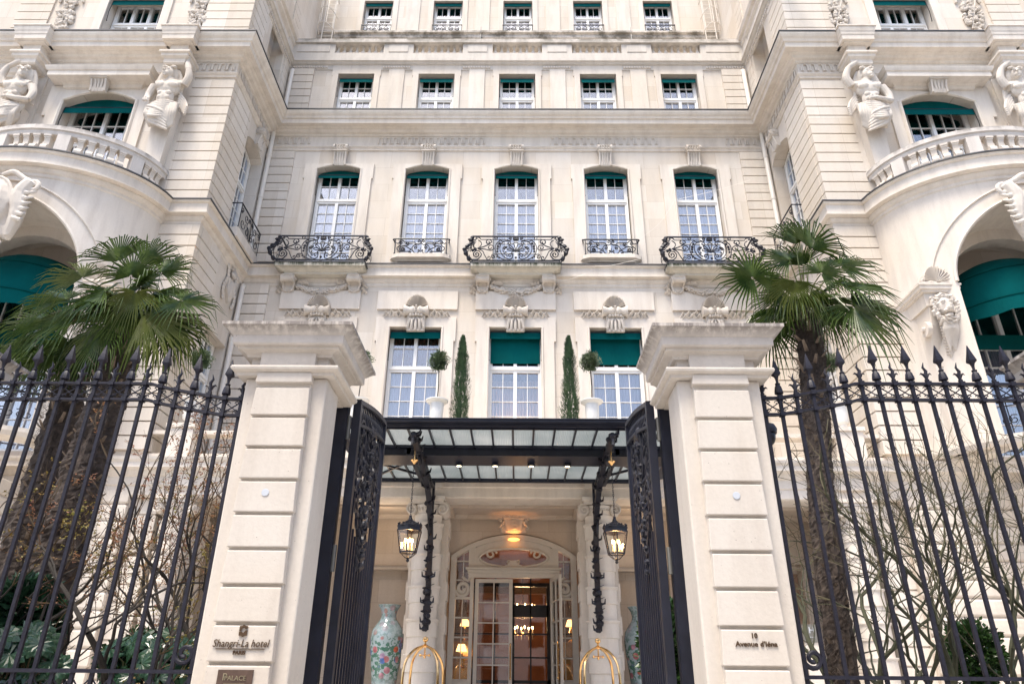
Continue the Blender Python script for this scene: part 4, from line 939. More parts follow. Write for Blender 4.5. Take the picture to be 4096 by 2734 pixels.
def column(x,name='column'):
    m=MB(); pr=[(.40,.45),(.46,.5),(.46,.62),(.40,.68),(.43,.72),(.43,.78),(.385,.84)]
    z=.84; k=0
    while z<5.05:
        r=.365-.012*(z/5); h=.72
        pr+=[(r-.03,z+.005),(r-.03,z+h*.46),(r-.004,z+h*.47),(r-.004,z+h*.90),(r+.014,z+h*.905),(r+.014,z+h*.94),(r+.028,z+h*.945),(r+.028,z+h*.985),(r-.03,z+h*.99)]; z+=h
    pr=[p for p in pr if p[1]<5.28]+[(.33,5.30),(.35,5.34),(.33,5.36),(.34,5.42),(.39,5.52),(.40,5.56)]
    m.lathe(pr,(x,YW+.02,0),28); m.box(x-.42,x+.42,YW-.40,YW+.44,5.66,5.75); m.box(x-.38,x+.38,YW-.36,YW+.40,5.58,5.665); m.box(x-.46,x+.46,YW-.44,YW+.48,.3,.5)
    for s in (-1,1):
        for yy in (YW-.30,):
            cx_,cz_=x+s*.37,5.46
            m.tube([(cx_,yy,cz_),(cx_,yy+.65,cz_)],.13,12)
            m.tube([(cx_+s*u,yy-.015,cz_+v) for u,v in spiral((0,0),.14,.02,90,-530,22)],.022,5)
    for k in range(14):
        a=PI+PI*(k+.5)/14; m.ell((x+.375*cos(a),YW+.02+.375*sin(a),5.46),(.03,.03,.05),6,4)
    return m.build(name,'trim',PAL,smooth=True)
for s in (-1,1):
    for xx in (2.07,5.2,8.22): column(X0+s*xx)
for s in (-1,1):
    for xx in (2.07,5.2,8.22):
        x=X0+s*xx; b=MB(); b.box(x-.46,x+.46,YW+.40,YW+.85,0,5.78)
        for k in range(7): b.box(x-.49,x+.49,YW+.39,YW+.87,.5+.74*k,.5+.74*k+.40)
        b.build('portico_pier','trim',PAL)
for s in (-1,1):
    b=MB(); b.box(*sorted((X0+s*HW,X0+s*(HW-.62))),YW+.04,YW+.8,0,5.75)
    for k in range(13): b.box(*sorted((X0+s*HW,X0+s*(HW-.66))),YW+.0,YW+.82,.5+.405*k,.5+.405*k+.36)
    b.build('portico_anta','trim',PAL)
b=MB(); b.wall(XL,XR,0,5.8,19.55,20.0,[(X0-1.72,X0+1.72,0,4.72,.62)]+[(X0+s*3.35-.75 if s>0 else X0-3.35-.75,X0+s*3.35+.75,.4,4.4) for s in (-1,1)]+[(X0+s*6.7-.9,X0+s*6.7+.9,.4,4.6) for s in (-1,1)])
for s in (-1,1): b.box(*sorted((X0+s*1.85,X0+s*2.15)),19.3,19.55,0,5.6)
for s in (-1,1):
    for k in range(8): b.box(*sorted((X0+s*1.80,X0+s*2.2)),19.27,19.56,.5+.62*k,.5+.62*k+.5)
b.build('portico_back_wall','niche',PAL)
for s in (-1,1):
    for cc,hw in ((3.35,.75),(6.7,.9)):
        b=MB(); x=X0+s*cc; b.box(x-hw,x+hw,19.9,19.95,.4,4.6); b.tube([(x-hw-.08,19.53,.4),(x-hw-.08,19.53,4.5),(x+hw+.08,19.53,4.5),(x+hw+.08,19.53,.4)],.05,6); b.build('niche_panel','niche',PAL)
for s in (-1,1):
    b=MB(); x=X0+s*6.7; b.box(x-.88,x+.88,19.86,19.898,.5,4.4); b.build('niche_marble','brown',PAL)
b=MB(); b.box(XL,XR,YW-1.0,19.6,.0,.45); b.box(XL,XR,YW-1.4,YW-1.0,0,.3); b.build('portico_step','ground',PAL)
for s in (-1,1):
    b=MB(); b.box(*sorted((X0+s*HW,X0+s*(HW+.4))),YW-.1,YC+.3,0,6.62); b.build('portico_side_wall','niche',PAL)
# lobby room
b=MB(); b.box(X0-4.5,X0+4.5,26.5,26.6,0,5.6); b.box(X0-4.6,X0-4.5,20.0,26.6,0,5.6); b.box(X0+4.5,X0+4.6,20,26.6,0,5.6); b.box(X0-4.5,X0+4.5,20,26.6,5.6,5.7); b.build('lobby_wall','lobbywall',PAL)
b=MB(); b.box(X0-4.5,X0+4.5,20,26.6,.4,.45); b.build('lobby_floor','lobbyfloor',PAL)
b=MB()
for x in (-2.9,-1.7,1.7,2.9): b.box(X0+x-.07,X0+x+.07,25.9,26.1,.4,5.4)
b.box(X0-4.4,X0+4.4,26.3,26.45,.4,1.6); b.box(X0-4.4,X0+4.4,26.3,26.45,4.6,4.9); b.box(X0+1.0,X0+1.9,24.5,25.0,.4,1.7); b.box(X0-2.1,X0-1.2,24.5,25.0,.4,1.7)
b.build('wood_panelling','wood',PAL)
# --- entrance doorway
YD=19.5
b=MB(); Zs=4.75; hw=1.66
def ringwall(b,op,hw,zs,rise,y0,y1): pass
# outer arch frame
o=[(X0-hw-.0,.45)]+arcpts(X0,hw,Zs,.56,18)+[(X0+hw,.45)]; ii=[(X0-hw+.15,.45)]+arcpts(X0,hw-.15,Zs-.03,.45,18)+[(X0+hw-.15,.45)]
for i in range(len(o)-1): b.prism([o[i],o[i+1],ii[i+1],ii[i]],YD-.02,YD+.2)
for s in (-1,1):
    b.box(*sorted((X0+s*1.13,X0+s*1.04)),YD,YD+.14,.45,4.25); b.box(*sorted((X0+s*1.19,X0+s*1.02)),YD,YD+.14,4.45,5.05)
    # sidelight muntins, scroll
    for zz in (1.77,2.28,2.75,3.22,3.68,4.14,4.62): b.box(*sorted((X0+s*1.13,X0+s*1.52)),YD+.05,YD+.09,zz-.018,zz+.018)
    b.box(*sorted((X0+s*1.315,X0+s*1.335)),YD+.05,YD+.09,.45,5.0)
    b.tube([(X0+s*(1.33+u),YD+.03,3.92+v) for u,v in spiral((0,0),.20,.05,-10,-560,26)],.05,6)
    b.tube([(X0+s*1.12,YD+.03,4.25),(X0+s*1.2,YD+.03,4.12),(X0+s*1.35,YD+.03,4.22)],.035,5)
    b.box(*sorted((X0+s*1.13,X0+s*1.52)),YD,YD+.12,3.66,3.72)
    b.box(*sorted((X0+s*1.13,X0+s*1.52)),YD,YD+.12,.45,1.75)
b.sweep([(-.05,4.2),(.02,4.2),(.02,4.3),(.05,4.33),(.05,4.38),(.10,4.41),(.10,4.45),(-.05,4.45)],[(X0-1.16,YD+.1),(X0-1.16,YD+.0),(X0+1.16,YD+.0),(X0+1.16,YD+.1)])
# tympanum with an oval light: ring segments between arch and ellipse
ec=(X0,4.71); ea,eb=.88,.225; n=44
for i in range(n):
    a0,a1=2*PI*i/n,2*PI*(i+1)/n
    def outp(a):
        x=1.03*cos(a)*1.42; z=sin(a)
        x=max(-1.03,min(1.03,x)); 
        if z>=0:
            zt=Zs-.03+arcz(x,hw-.15,.45); t=z; return (X0+x,ec[1]+(zt-ec[1])*min(1,t*1.35))
        return (X0+x,ec[1]+(4.44-ec[1])*min(1,-z*1.35))
    def arcz(x,h,r):
        q=(h*h+r*r)/(2*r); return math.sqrt(q*q-x*x)-(q-r)
    b.prism([(ec[0]+ea*cos(a0),ec[1]+eb*sin(a0)),(ec[0]+ea*cos(a1),ec[1]+eb*sin(a1)),outp(a1),outp(a0)],YD+.02,YD+.12)
b.tube([(ec[0]+(ea+.02)*cos(2*PI*i/40),YD,ec[1]+(eb+.02)*sin(2*PI*i/40)) for i in range(41)],.03,6)
for s in (-1,1):
    b.tube([(X0+s*(.60+u),YD+.0,4.80+v) for u,v in spiral((0,0),.15,.04,170,-250,16)],.03,6)
    b.tube([(X0+s*(.13+u),YD+.0,4.60+v) for u,v in spiral((0,0),.05,.02,200,-140,8)],.02,5)
b.prism([(X0-.3,4.48),(X0+.3,4.48),(X0+.12,4.56),(X0+.1,4.64),(X0-.1,4.64),(X0-.12,4.56)],YD+.0,YD+.1)
door=b.build('entrance_doorway','cream',PAL,smooth=False)
b=MB(); b.box(X0-1.6,X0-1.1,YD+.095,YD+.10,.45,5.1); b.box(X0+1.1,X0+1.6,YD+.095,YD+.10,.45,5.1); b.box(X0-1.03,X0+1.03,YD+.13,YD+.135,4.44,5.15); b.build('pane','doorglass',door)
def leaf(T,name='door_leaf'):
    m=MB(T=T); w=.98; zt=4.17
    m.box(0,.09,-.03,.03,.47,zt); m.box(w-.09,w,-.03,.03,.47,zt); m.box(.09,w-.09,-.03,.03,zt-.09,zt); m.box(.09,w-.09,-.028,.028,.47,1.62)
    m.box(w/2-.014,w/2+.014,-.02,.02,1.62,zt-.09)
    for i in range(1,5): z=1.62+(zt-.09-1.62)*i/5; m.box(.09,w-.09,-.018,.018,z-.014,z+.014)
    L=m.build(name,'cream',door)
    m=MB(T=T); m.box(.08,w-.08,-.004,.004,1.6,zt-.08); m.build('pane','doorglass',L)
    m=MB(T=T); m.tube([(w-.045,-.09,1.85),(w-.045,-.09,2.55)],.018,8); m.tube([(w-.045,-.03,1.95),(w-.045,-.09,1.95)],.012,6); m.tube([(w-.045,-.03,2.45),(w-.045,-.09,2.45)],.012,6); m.ell((w-.045,-.09,1.82),(.025,.025,.04),6,5); m.ell((w-.045,-.09,2.58),(.025,.025,.04),6,5); m.build('handle','brass',L,smooth=True)
    m=MB(T=T); m.box(-.02,.0,-.035,.035,.47,zt); m.build('door_edge','black',L)
    return L
leaf(lambda p:(X0-1.0+p[0],YD+.06+p[1],p[2]))
leaf(lambda p:(X0+.98+.2*p[0]+.98*p[1],YD-.02-.98*p[0]+.2*p[1],p[2]))
# inner vestibule screen
b=MB(); y=21.3
for x in (-1.05,-.02,.98,): b.box(X0+x-.05,X0+x+.05,y,y+.1,.45,4.2)
for x in (-2.2,2.2,.48,-.52): b.box(X0+x-.02,X0+x+.02,y,y+.06,.45,4.6)
b.box(X0-.02,X0+.98,y,y+.09,3.39,3.71)
for zz,h in ((4.25,.05),(2.95,.02),(2.35,.02),(1.75,.04)): b.box(X0-2.3,X0+2.3,y,y+.09,zz-h,zz+h)
b.build('vestibule_screen','black',PAL)
b=MB(); b.box(X0-2.2,X0+2.2,y+.045,y+.05,.5,4.6); b.build('pane','doorglass',PAL)
# crest over the door
b=MB(); cy=19.42; cz=5.55
b.prism([(X0-.34,5.34),(X0+.34,5.34),(X0+.4,5.78),(X0-.4,5.78)],19.44,19.56)
b.prism([(X0-.2,5.40),(X0+.2,5.40),(X0+.26,5.70),(X0-.26,5.70)],cy-.05,19.5)
for i in range(5):
    a=(i-2)*.115; b.tube([(X0+a*.9,cy-.05,5.72),(X0+a*1.15,cy-.09,5.81),(X0+a*.5,cy-.07,5.90-.02*abs(i-2))],.022,5); b.ell((X0+a*1.1,cy-.09,5.83),(.03,.03,.03),6,4)
b.ell((X0,cy-.07,5.94),(.035,.035,.04),6,5); b.tube([(X0-.28,cy-.06,5.72),(X0+.28,cy-.06,5.72)],.03,6)
for s in (-1,1):
    for k in range(9): b.ell((X0+s*(.33+.05*sin(k*1.3)),cy-.03,5.44+.045*k),(.05,.04,.035),6,4,Matrix.Rotation(s*.8,3,'Y'))
    b.tube([(X0+s*(.36+u),cy-.04,5.80+v) for u,v in spiral((0,0),.07,.02,0,400,10)],.025,5)
cr=b.build('carved_crest','carve',PAL,smooth=True)
lettering('monogram','B',.34,(X0+.02,cy-.065,5.43),'carve',cr,ext=.02,weight=.008)
m=MB(); m.ell((X0,cy-.06,5.16),(.16,.06,.045),8,5); m.build('uplight','fire',PAL)
# five-star style plate on the portico pier
m=MB(); m.box(X0+6.40,X0+6.75,YW-.5,YW-.48,2.55,2.92); pl=m.build('hotel_grade_plate','grey',PAL); lettering('lettering','H',.19,(X0+6.6,YW-.505,2.74),'disc',pl,ext=.003)
lettering('lettering','*****',.07,(X0+6.58,YW-.505,2.62),'disc',pl,ext=.003)
b=MB(); b.box(X0+6.42,X0+6.73,YW-.48,YW-.42,.3,2.9); b.build('plate_post','trim',pl)
# terrace parapet pedestals (urns stand on them)
for x in (-8.55,-4.15,-2.05,2.05,4.15,8.55):
    b=MB(); b.box(X0+x-.33,X0+x+.33,YW-.1,YW+.5,6.6,7.55); b.box(X0+x-.38,X0+x+.38,YW-.15,YW+.55,7.55,7.66); b.build('parapet_pedestal','trim',PAL)
b=MB()
b.box(XL,XR,YW+.05,YW+.35,6.6,6.9); b.box(XL,XR,YW+.0,YW+.4,7.40,7.5)
b.build('terrace_parapet','trim',PAL)
# caryatid figures --------------------------------------------------
def atlante(x,mir,flip,pose,label):
    s=-1 if flip else 1
    m=MB(mir=mir); y=YW-.52; J=lambda a,d,z:(x+s*a,y+d,z)
    m.ell(J(0,0,18.78),(.32,.21,.32),12,10); m.ell(J(0,-.03,18.38),(.235,.18,.32),12,10); m.ell(J(0,0,18.0),(.32,.24,.2),12,8)
    for t in (-1,1): m.ell(J(t*.15,-.14,18.83),(.16,.10,.13),10,8); m.ell(J(t*.11,-.15,18.5),(.09,.07,.09),8,6); m.ell(J(t*.1,-.15,18.33),(.08,.06,.08),8,6)
    m.tube([J(-.36,.02,18.95),J(0,.02,19.02),J(.36,.02,18.95)],[.15,.17,.15],10)
    m.tube([J(0,0,18.98),J(.02*pose['h'],-.02,19.22)],[.13,.115],10)
    hx=.07*pose['h']; H=lambda a,d,z:J(hx+a*1.06,d-.03,19.38+z*1.1)
    m.ell(H(0,-.02,.0),(.155,.18,.215),12,10); m.ell(H(.03*pose['h'],-.13,-.09),(.095,.10,.10),10,8)
    m.tube([H(.05*pose['h'],-.20,.05),H(.07*pose['h'],-.255,-.04)],[.022,.036],6); m.ell(H(.06*pose['h'],-.22,-.10),(.05,.03,.014),8,5); m.ell(H(.06*pose['h'],-.21,-.135),(.045,.035,.016),8,5); m.ell(H(.05*pose['h'],-.19,-.18),(.05,.04,.035),8,6)
    for t in (-1,1): m.ell(H(.05*pose['h']+t*.065,-.185,.065),(.055,.03,.017),8,5); m.ell(H(.05*pose['h']+t*.062,-.175,.025),(.032,.025,.016),8,5)
    rnd=random.Random(9)
    for k in range(30):
        a=R(k*12+6); m.tube([H(.17*cos(a),.02-.10*abs(sin(a))*(.5),.10+.12*abs(sin(a))),H(.20*cos(a),.03,-.02+.05*sin(a*3)),H(.22*cos(a),.08,-.22-.1*rnd.random())],[.05,.05,.025],6)
    for k in range(7): m.ell(H(-.15+.05*k,-.10,.17+.03*sin(k*1.5)),(.05,.07,.05),6,5)
    # veil behind the head
    for t in (-1,1):
        for k in range(5): m.tube(S2(H(t*(.10+.02*k),.08,.2),H(t*(.20+.02*k),.10,-.02),H(t*(.22+.03*k),.13,-.34),H(t*(.27+.03*k),.2,-.6-.1*k)),.045,6)
    # raised arm
    sh=J(.40,.0,18.93)
    for pts,rs in (((sh,J(.52,-.05,19.25),J(.42,-.10,19.62)),(.115,.10,.075)),((J(.42,-.10,19.62),J(.22,-.1,19.80),J(.12,-.08,19.90)),(.07,.07,.05))) if pose['arm']=='over' else (((sh,J(.50,-.06,19.2),J(.47,-.10,19.5)),(.115,.105,.08)),((J(.47,-.10,19.5),J(.40,-.07,19.72),J(.36,-.05,19.86)),(.085,.09,.06))):
        q=S2(*pts); m.tube(q,[rs[0]+(rs[2]-rs[0])*i/(len(q)-1)+.015*sin(PI*i/(len(q)-1)) for i in range(len(q))],10)
    hnd=J(.08,-.08,19.95) if pose['arm']=='over' else J(.34,-.05,19.93)
    hd=Vector(hnd); m.ell(hd,(.075,.05,.08),8,6)
    for k in range(4): m.tube([hd+Vector(((k-1.5)*.036,-.01,.04)),hd+Vector(((k-1.5)*.045,-.05,.12+.012*(k in(1,2)))),hd+Vector(((k-1.5)*.047,-.03,.17+.018*(k in(1,2))))],[.022,.02,.015],6)
    m.tube([hd+Vector((-s*.06,-.02,-.01)),hd+Vector((-s*.12,-.05,.05))],[.024,.017],6)
    # lowered arm
    if pose['low']=='hip':
        q=S2(J(-.40,.0,18.92),J(-.50,.02,18.6),J(-.50,-.02,18.40)); m.tube(q,[.125-.04*i/(len(q)-1) for i in range(len(q))],10)
        q=S2(J(-.50,-.02,18.40),J(-.46,-.12,18.28),J(-.44,-.2,18.18)); m.tube(q,[.09-.03*i/(len(q)-1) for i in range(len(q))],10); hd=Vector(J(-.43,-.24,18.14))
    else:
        q=S2(J(-.40,.0,18.92),J(-.52,-.02,18.6),J(-.50,-.08,18.28)); m.tube(q,[.125-.035*i/(len(q)-1) for i in range(len(q))],10)
        q=S2(J(-.50,-.08,18.28),J(-.25,-.24,18.2),J(-.02,-.26,18.26)); m.tube(q,[.095-.035*i/(len(q)-1) for i in range(len(q))],10); hd=Vector(J(.05,-.28,18.24))
    m.ell(hd,(.08,.05,.065),8,6)
    for k in range(4): m.tube([hd+Vector((s*.02,-.03,.045-.03*k)),hd+Vector((s*.10,-.05,.03-.032*k)),hd+Vector((s*.13,-.01,-.0-.034*k))],[.02,.019,.014],6)
    m.tube([hd+Vector((-s*.0,-.02,.05)),hd+Vector((s*.06,-.06,.08))],[.022,.016],6)
    # drapery
    for k in range(9):
        z0=18.12-.045*k; m.tube(S2(J(-.40+.02*k,.02,z0-.02),J(-.15,-.22-.01*k,z0-.10-.025*k),J(.15,-.24,z0-.04-.03*k),J(.42-.01*k,.0,z0+.04)),.055,7)
    for k in range(5): m.tube(S2(J(-.34+.05*k,-.12,18.0),J(-.33+.06*k,-.18,17.65),J(-.30+.05*k,-.1,17.38+.08*abs(k-2)),J(-.2+.02*k,0,17.3)),.06,7)
    for k in range(4): m.tube(S2(J(.22+.06*k,-.16,18.05),J(.24+.07*k,-.2,17.7),J(.26+.05*k,-.12,17.35+.05*k),J(.28+.04*k,-.05,17.15+.04*k)),[.06]*9+[.05]*3+[.03],7)
    m.ell(J(.0,.05,17.75),(.36,.25,.35),10,8)
    for k in range(5): m.tube(S2(J(.3,.1,18.7-.1*k),J(.5,.12,18.4-.1*k),J(.62,.05,18.1-.07*k)),.045,6)
    for k in range(6):
        zz=17.95-.10*k; m.tube(S2(J(-.34+.03*k,-.16,zz),J(-.12,-.30+.02*k,zz-.16),J(.14,-.28+.02*k,zz-.30),J(.22+.03*k,-.16,zz-.42)),[.055]*6+[.05]*3+[.04]*3+[.02],7)
    xm=2*X0-x if mir is not None else x
    m.v=[(xm+(q[0]-xm)*1.16,q[1]-.03,19.9+(q[2]-19.9)*1.04) for q in m.v]
    o=m.build('carved_figure','carve',PAL,smooth=True,label=label); remesh(o,.014,0)
atlante(AX+2.45,None,False,{'h':-1,'arm':'up','low':'hip'},'carved male figure with one arm raised to the capital, head turned left')
atlante(AX-2.45,None,True,{'h':-1,'arm':'over','low':'waist'},'carved veiled figure with forearm folded across its waist')
atlante(AX+2.45,X0,False,{'h':-1,'arm':'over','low':'waist'},'carved figure with one arm bent over its head')
atlante(AX-2.45,X0,False,{'h':1,'arm':'over','low':'waist'},'carved hooded figure holding its drapery at the waist')
# ================================================================ ENTRANCE CANOPY
CAN=thing('entrance_canopy','navy iron and frosted glass canopy over the entrance doors','canopy',(X0,YW-.1,6.2))
cw=3.4; yf,yb=13.2,YW-.32
b=MB(); b.sweep([(-.02,6.16),(.10,6.16),(.10,6.175),(.13,6.18),(.13,6.20),(.23,6.21),(.23,6.245),(.26,6.25),(.26,6.265),(-.02,6.265)],[(X0-cw,yb),(X0-cw,yf),(X0+cw,yf),(X0+cw,yb)])
b.box(X0-cw,X0+cw,yb-.06,yb+.02,6.10,6.26)
b.box(X0-cw+.1,X0+cw-.1,14.5,14.56,5.98,6.17); b.box(X0-cw+.1,X0+cw-.1,15.1,15.16,5.98,6.17); b.box(X0-cw+.1,X0+cw-.1,14.56,15.1,5.975,5.99)
b.box(X0-cw+.1,X0+cw-.1,14.45,15.2,5.97,5.985)
for s in (-1,1): b.box(*sorted((X0+s*2.16,X0+s*2.24)),14.5,yb,6.02,6.17)
for s in (-1,1):
    b.bar([(X0+s*2.2,16.6,6.14),(X0+s*3.35,15.3,6.14)],.04,.05,(0,0,1)); b.bar([(X0+s*2.2,15.3,6.14),(X0+s*3.35,16.8,6.14)],.04,.05,(0,0,1))
b.build('frame','gate',CAN)
b=MB(); n=16
for i in range(n+1):
    x=X0-cw+.1+(2*cw-.2)*i/n; b.box(x-.017,x+.017,yf,yb,6.13,6.20)
for yy in (yf+.02,14.4,): b.box(X0-cw,X0+cw,yy,yy+.04,6.13,6.19)
b.build('glazing_bar','gate',CAN)
for i in range(n):
    x0=X0-cw+.1+(2*cw-.2)*i/n; x1=X0-cw+.1+(2*cw-.2)*(i+1)/n
    for ya,yc in ((yf+.02,14.5),(15.16,yb-.06)):
        g=MB(); g.box(x0+.012,x1-.012,ya,yc,6.185,6.197); g.build('glass_panel','frost',CAN)
for i in range(6):
    x=X0-1.95+.78*i; g=MB(); g.lathe([(.075,5.90),(.08,5.94),(.065,5.98)],(x,14.98,0),12); sp=g.build('spotlight','gate',CAN,smooth=True)
    g=MB(); g.lathe([(.055,5.893),(.055,5.899)],(x,14.98,0),12); g.build('lens','spot',sp)
# scrolled consoles
def canopy_bracket(x):
    m=MB(); cur=S2((x,YW-.42,2.75),(x,YW-.46,3.1),(x,YW-.40,3.6),(x,YW-.44,4.2),(x,YW-.5,4.7),(x,YW-.85,5.2),(x,YW-1.6,5.65),(x,14.6,5.9),(x,13.6,5.98),(x,13.25,6.02))
    m.bar(cur,.10,.12,(1,0,0))
    cur2=S2((x,YW-.45,5.95),(x,YW-1.0,5.9),(x,14.8,6.02)); m.bar(cur2,.06,.07,(1,0,0)); m.box(x-.03,x+.03,YW-.46,YW-.40,2.9,6.1)
    rnd=random.Random(11)
    for i,p in enumerate(cur):
        if i%2==0:
            for k in range(3): m.ell((p[0]+rnd.uniform(-.07,.07),p[1]+rnd.uniform(-.09,.05),p[2]+rnd.uniform(-.08,.08)),(.055,.06,.06),6,4)
            m.tube([p,(p[0]+rnd.choice((-1,1))*.12,p[1]-.08,p[2]+.02),(p[0]+rnd.choice((-1,1))*.14,p[1]-.04,p[2]+.12)],[.035,.025,.008],4)
    for (yy,zz,r) in ((YW-.72,4.9,.24),(YW-1.25,5.75,.16),(YW-1.9,5.55,.0),(14.3,5.82,.12)):
        if r: m.tube([(x,yy+u,zz+v) for u,v in spiral((0,0),r,.04,0,560,20)],.035,5)
    for zz in (3.9,3.5,3.15,2.85): m.box(x-.075,x+.075,YW-.54,YW-.36,zz,zz+.09); 
    for zz in (3.86,3.3): 
        for t in (-1,1): m.tube([(x+t*.05,YW-.5,zz),(x+t*.14,YW-.53,zz+.02),(x+t*.15,YW-.53,zz+.12)],[.035,.025,.01],4)
    m.ell((x,YW-.52,3.55),(.075,.075,.075),8,6); m.ell((x,13.2,6.0),(.07,.08,.07),8,6); m.tube([(x,13.2,6.0),(x,13.15,5.8)],.035,5)
    return m.build('scroll_bracket','iron',CAN,smooth=True)
for s in (-1,1): canopy_bracket(X0+s*1.93)
# ================================================================ LANTERNS
def lantern(x,y,label):
    L=thing('hanging_lantern',label,'lantern',(x,y,3.7),'lanterns hanging from the canopy')
    m=MB(); z=3.98; rt,rb=.245,.165; n=6
    top=[(x+rt*cos(2*PI*i/n+PI/6),y+rt*sin(2*PI*i/n+PI/6),z+.32) for i in range(n)]; bot=[(x+rb*cos(2*PI*i/n+PI/6),y+rb*sin(2*PI*i/n+PI/6),z-.08) for i in range(n)]
    for i in range(n):
        m.tube([top[i],bot[i]],.013,4); m.tube([top[i],top[(i+1)%n]],.018,4); m.tube([bot[i],bot[(i+1)%n]],.016,4)
        m.tube([(top[i][0],top[i][1],z+.40),(top[(i+1)%n][0],top[(i+1)%n][1],z+.40)],.014,4)
        for k in range(3):
            t=(k+.5)/3; q=[a+(b_-a)*t for a,b_ in zip(top[i],top[(i+1)%n])]; m.tube([(q[0],q[1],z+.40),(q[0]*1.0,q[1],z+.45)],.012,4); m.ell((q[0],q[1],z+.45),(.018,.018,.018),5,4)
        m.add([top[i],top[(i+1)%n],(top[(i+1)%n][0],top[(i+1)%n][1],z+.40),(top[i][0],top[i][1],z+.40)],[(0,1,2,3)])
        m.tube([bot[i],(x+.08*cos(2*PI*i/n+PI/6),y+.08*sin(2*PI*i/n+PI/6),z-.16),(x,y,z-.20)],.009,4)
    m.lathe([(.25,z+.40),(.20,z+.45),(.11,z+.50),(.05,z+.53),(.03,z+.58),(.025,z+.62)],(x,y,0),6)
    m.lathe([(.01,z-.26),(.035,z-.23),(.02,z-.20),(.045,z-.18),(.01,z-.15)],(x,y,0),8)
    body=m.build('lantern_frame','iron',L,smooth=False)
    m=MB()
    for i in range(n): m.add([top[i],top[(i+1)%n],bot[(i+1)%n],bot[i]],[(0,1,2,3)])
    m.build('glass','lglass',L)
    m=MB(); f=MB()
    for k in range(4):
        a=PI/2*k+.4; cx_,cy2=x+.07*cos(a),y+.07*sin(a); m.lathe([(.016,z-.04),(.016,z+.10)],(cx_,cy2,0),8); m.lathe([(.03,z-.05),(.035,z-.04)],(cx_,cy2,0),8); f.ell((cx_,cy2,z+.14),(.017,.017,.042),6,5)
    m.build('candle','candle',L); f.build('flame','flame',L)
    m=MB(); zc=4.6
    while zc<5.62:
        m.tube([(x+.014*cos(t*PI/3),y,zc+.03*sin(t*PI/3)) for t in range(7)],.005,4); m.tube([(x,y+.014*cos(t*PI/3),zc+.042+.03*sin(t*PI/3)) for t in range(7)],.005,4); zc+=.084
    m.build('chain','iron',L)
    m=MB(); m.lathe([(.015,5.62),(.035,5.65),(.07,5.68),(.078,5.70),(.02,5.705),(.008,5.95)],(x,y,0),12); m.build('ceiling_rose','brass',L,smooth=True)
    ld=bpy.data.lights.new('lantern_light','POINT'); lo=bpy.data.objects.new('lantern_light',ld); COL.objects.link(lo); ld.energy=13; ld.color=(1,.6,.28); ld.shadow_soft_size=.06; lo.parent=L; lo.location=(0,0,.45)
    return L
l1=lantern(X0-1.98,13.9,'lit hexagonal candle lantern hanging to the left of the doors')
l2=lantern(X0+1.98,13.9,'lit hexagonal candle lantern hanging to the right of the doors')
# ================================================================ LUGGAGE CARTS, VASES
def cart(x,y,label):
    K=thing('luggage_cart',label,'luggage cart',(x,y,.3),'brass luggage carts before the doors')
    m=MB(); h=2.28; hx,hy=.31,.5
    for sx in (-1,1):
        for sy in (-1,1):
            m.tube(S2((x+sx*hx,y+sy*hy,.62),(x+sx*hx,y+sy*hy,1.3),(x+sx*hx,y+sy*hy,1.75),(x+sx*hx*.9,y+sy*hy*.85,2.02),(x+sx*hx*.55,y+sy*hy*.5,2.2),(x+sx*.04,y+sy*.06,h)),.023,8)
    m.lathe([(.075,h-.02),(.085,h),(.05,h+.02),(.02,h+.04),(.018,h+.07),(.045,h+.09),(.055,h+.12),(.045,h+.15),(.01,h+.17)],(x,y,0),12)
    m.tube([(x,y,h-.02),(x,y,h-.16)],.014,6); m.tube([(x-.07,y,h-.15),(x+.07,y,h-.15)],.011,6)
    for s in (-1,1): m.ell((x+s*.085,y,h-.15),(.025,.025,.025),8,6)
    m.ell((x,y,h-.18),(.025,.025,.025),8,6)
    m.build('frame','brass',K,smooth=True)
    m=MB(); m.box(x-.34,x+.34,y-.56,y+.56,.52,.62); m.build('platform','lobbywall',K)
    for sx in (-1,1):
        for sy in (-1,1): m=MB(); m.tube([(x+sx*.24-.03,y+sy*.44,.41),(x+sx*.24+.03,y+sy*.44,.41)],.11,14); m.build('wheel','black',K,smooth=True)
cart(X0-1.6,14.3,'brass domed luggage cart on the left side of the entrance')
cart(X0+1.6,14.3,'brass domed luggage cart on the right side of the entrance')
def vase(x,label):
    m=MB(); y=18.35; m.lathe([(.24,1.1),(.26,1.2),(.27,1.5),(.33,2.0),(.385,2.4),(.40,2.62),(.37,2.82),(.27,2.97),(.20,3.06),(.175,3.16),(.20,3.27),(.26,3.36),(.275,3.39),(.24,3.39),(.18,3.3),(.15,3.15)],(x,y,0),36)
    K=thing('porcelain_vase',label,'vase',(x,y,.45),'painted porcelain vases in the portico'); m.build('body','porcelain',K,smooth=True)
    m=MB(); m.lathe([(.36,.45),(.36,.55),(.28,.62),(.28,1.0),(.34,1.06),(.34,1.1)],(x,y,0),8); m.build('stand','wood',K)
vase(X0-3.0,'tall flower painted porcelain vase beside the left portico column'); vase(X0+3.05,'tall flower painted porcelain vase beside the right portico column')
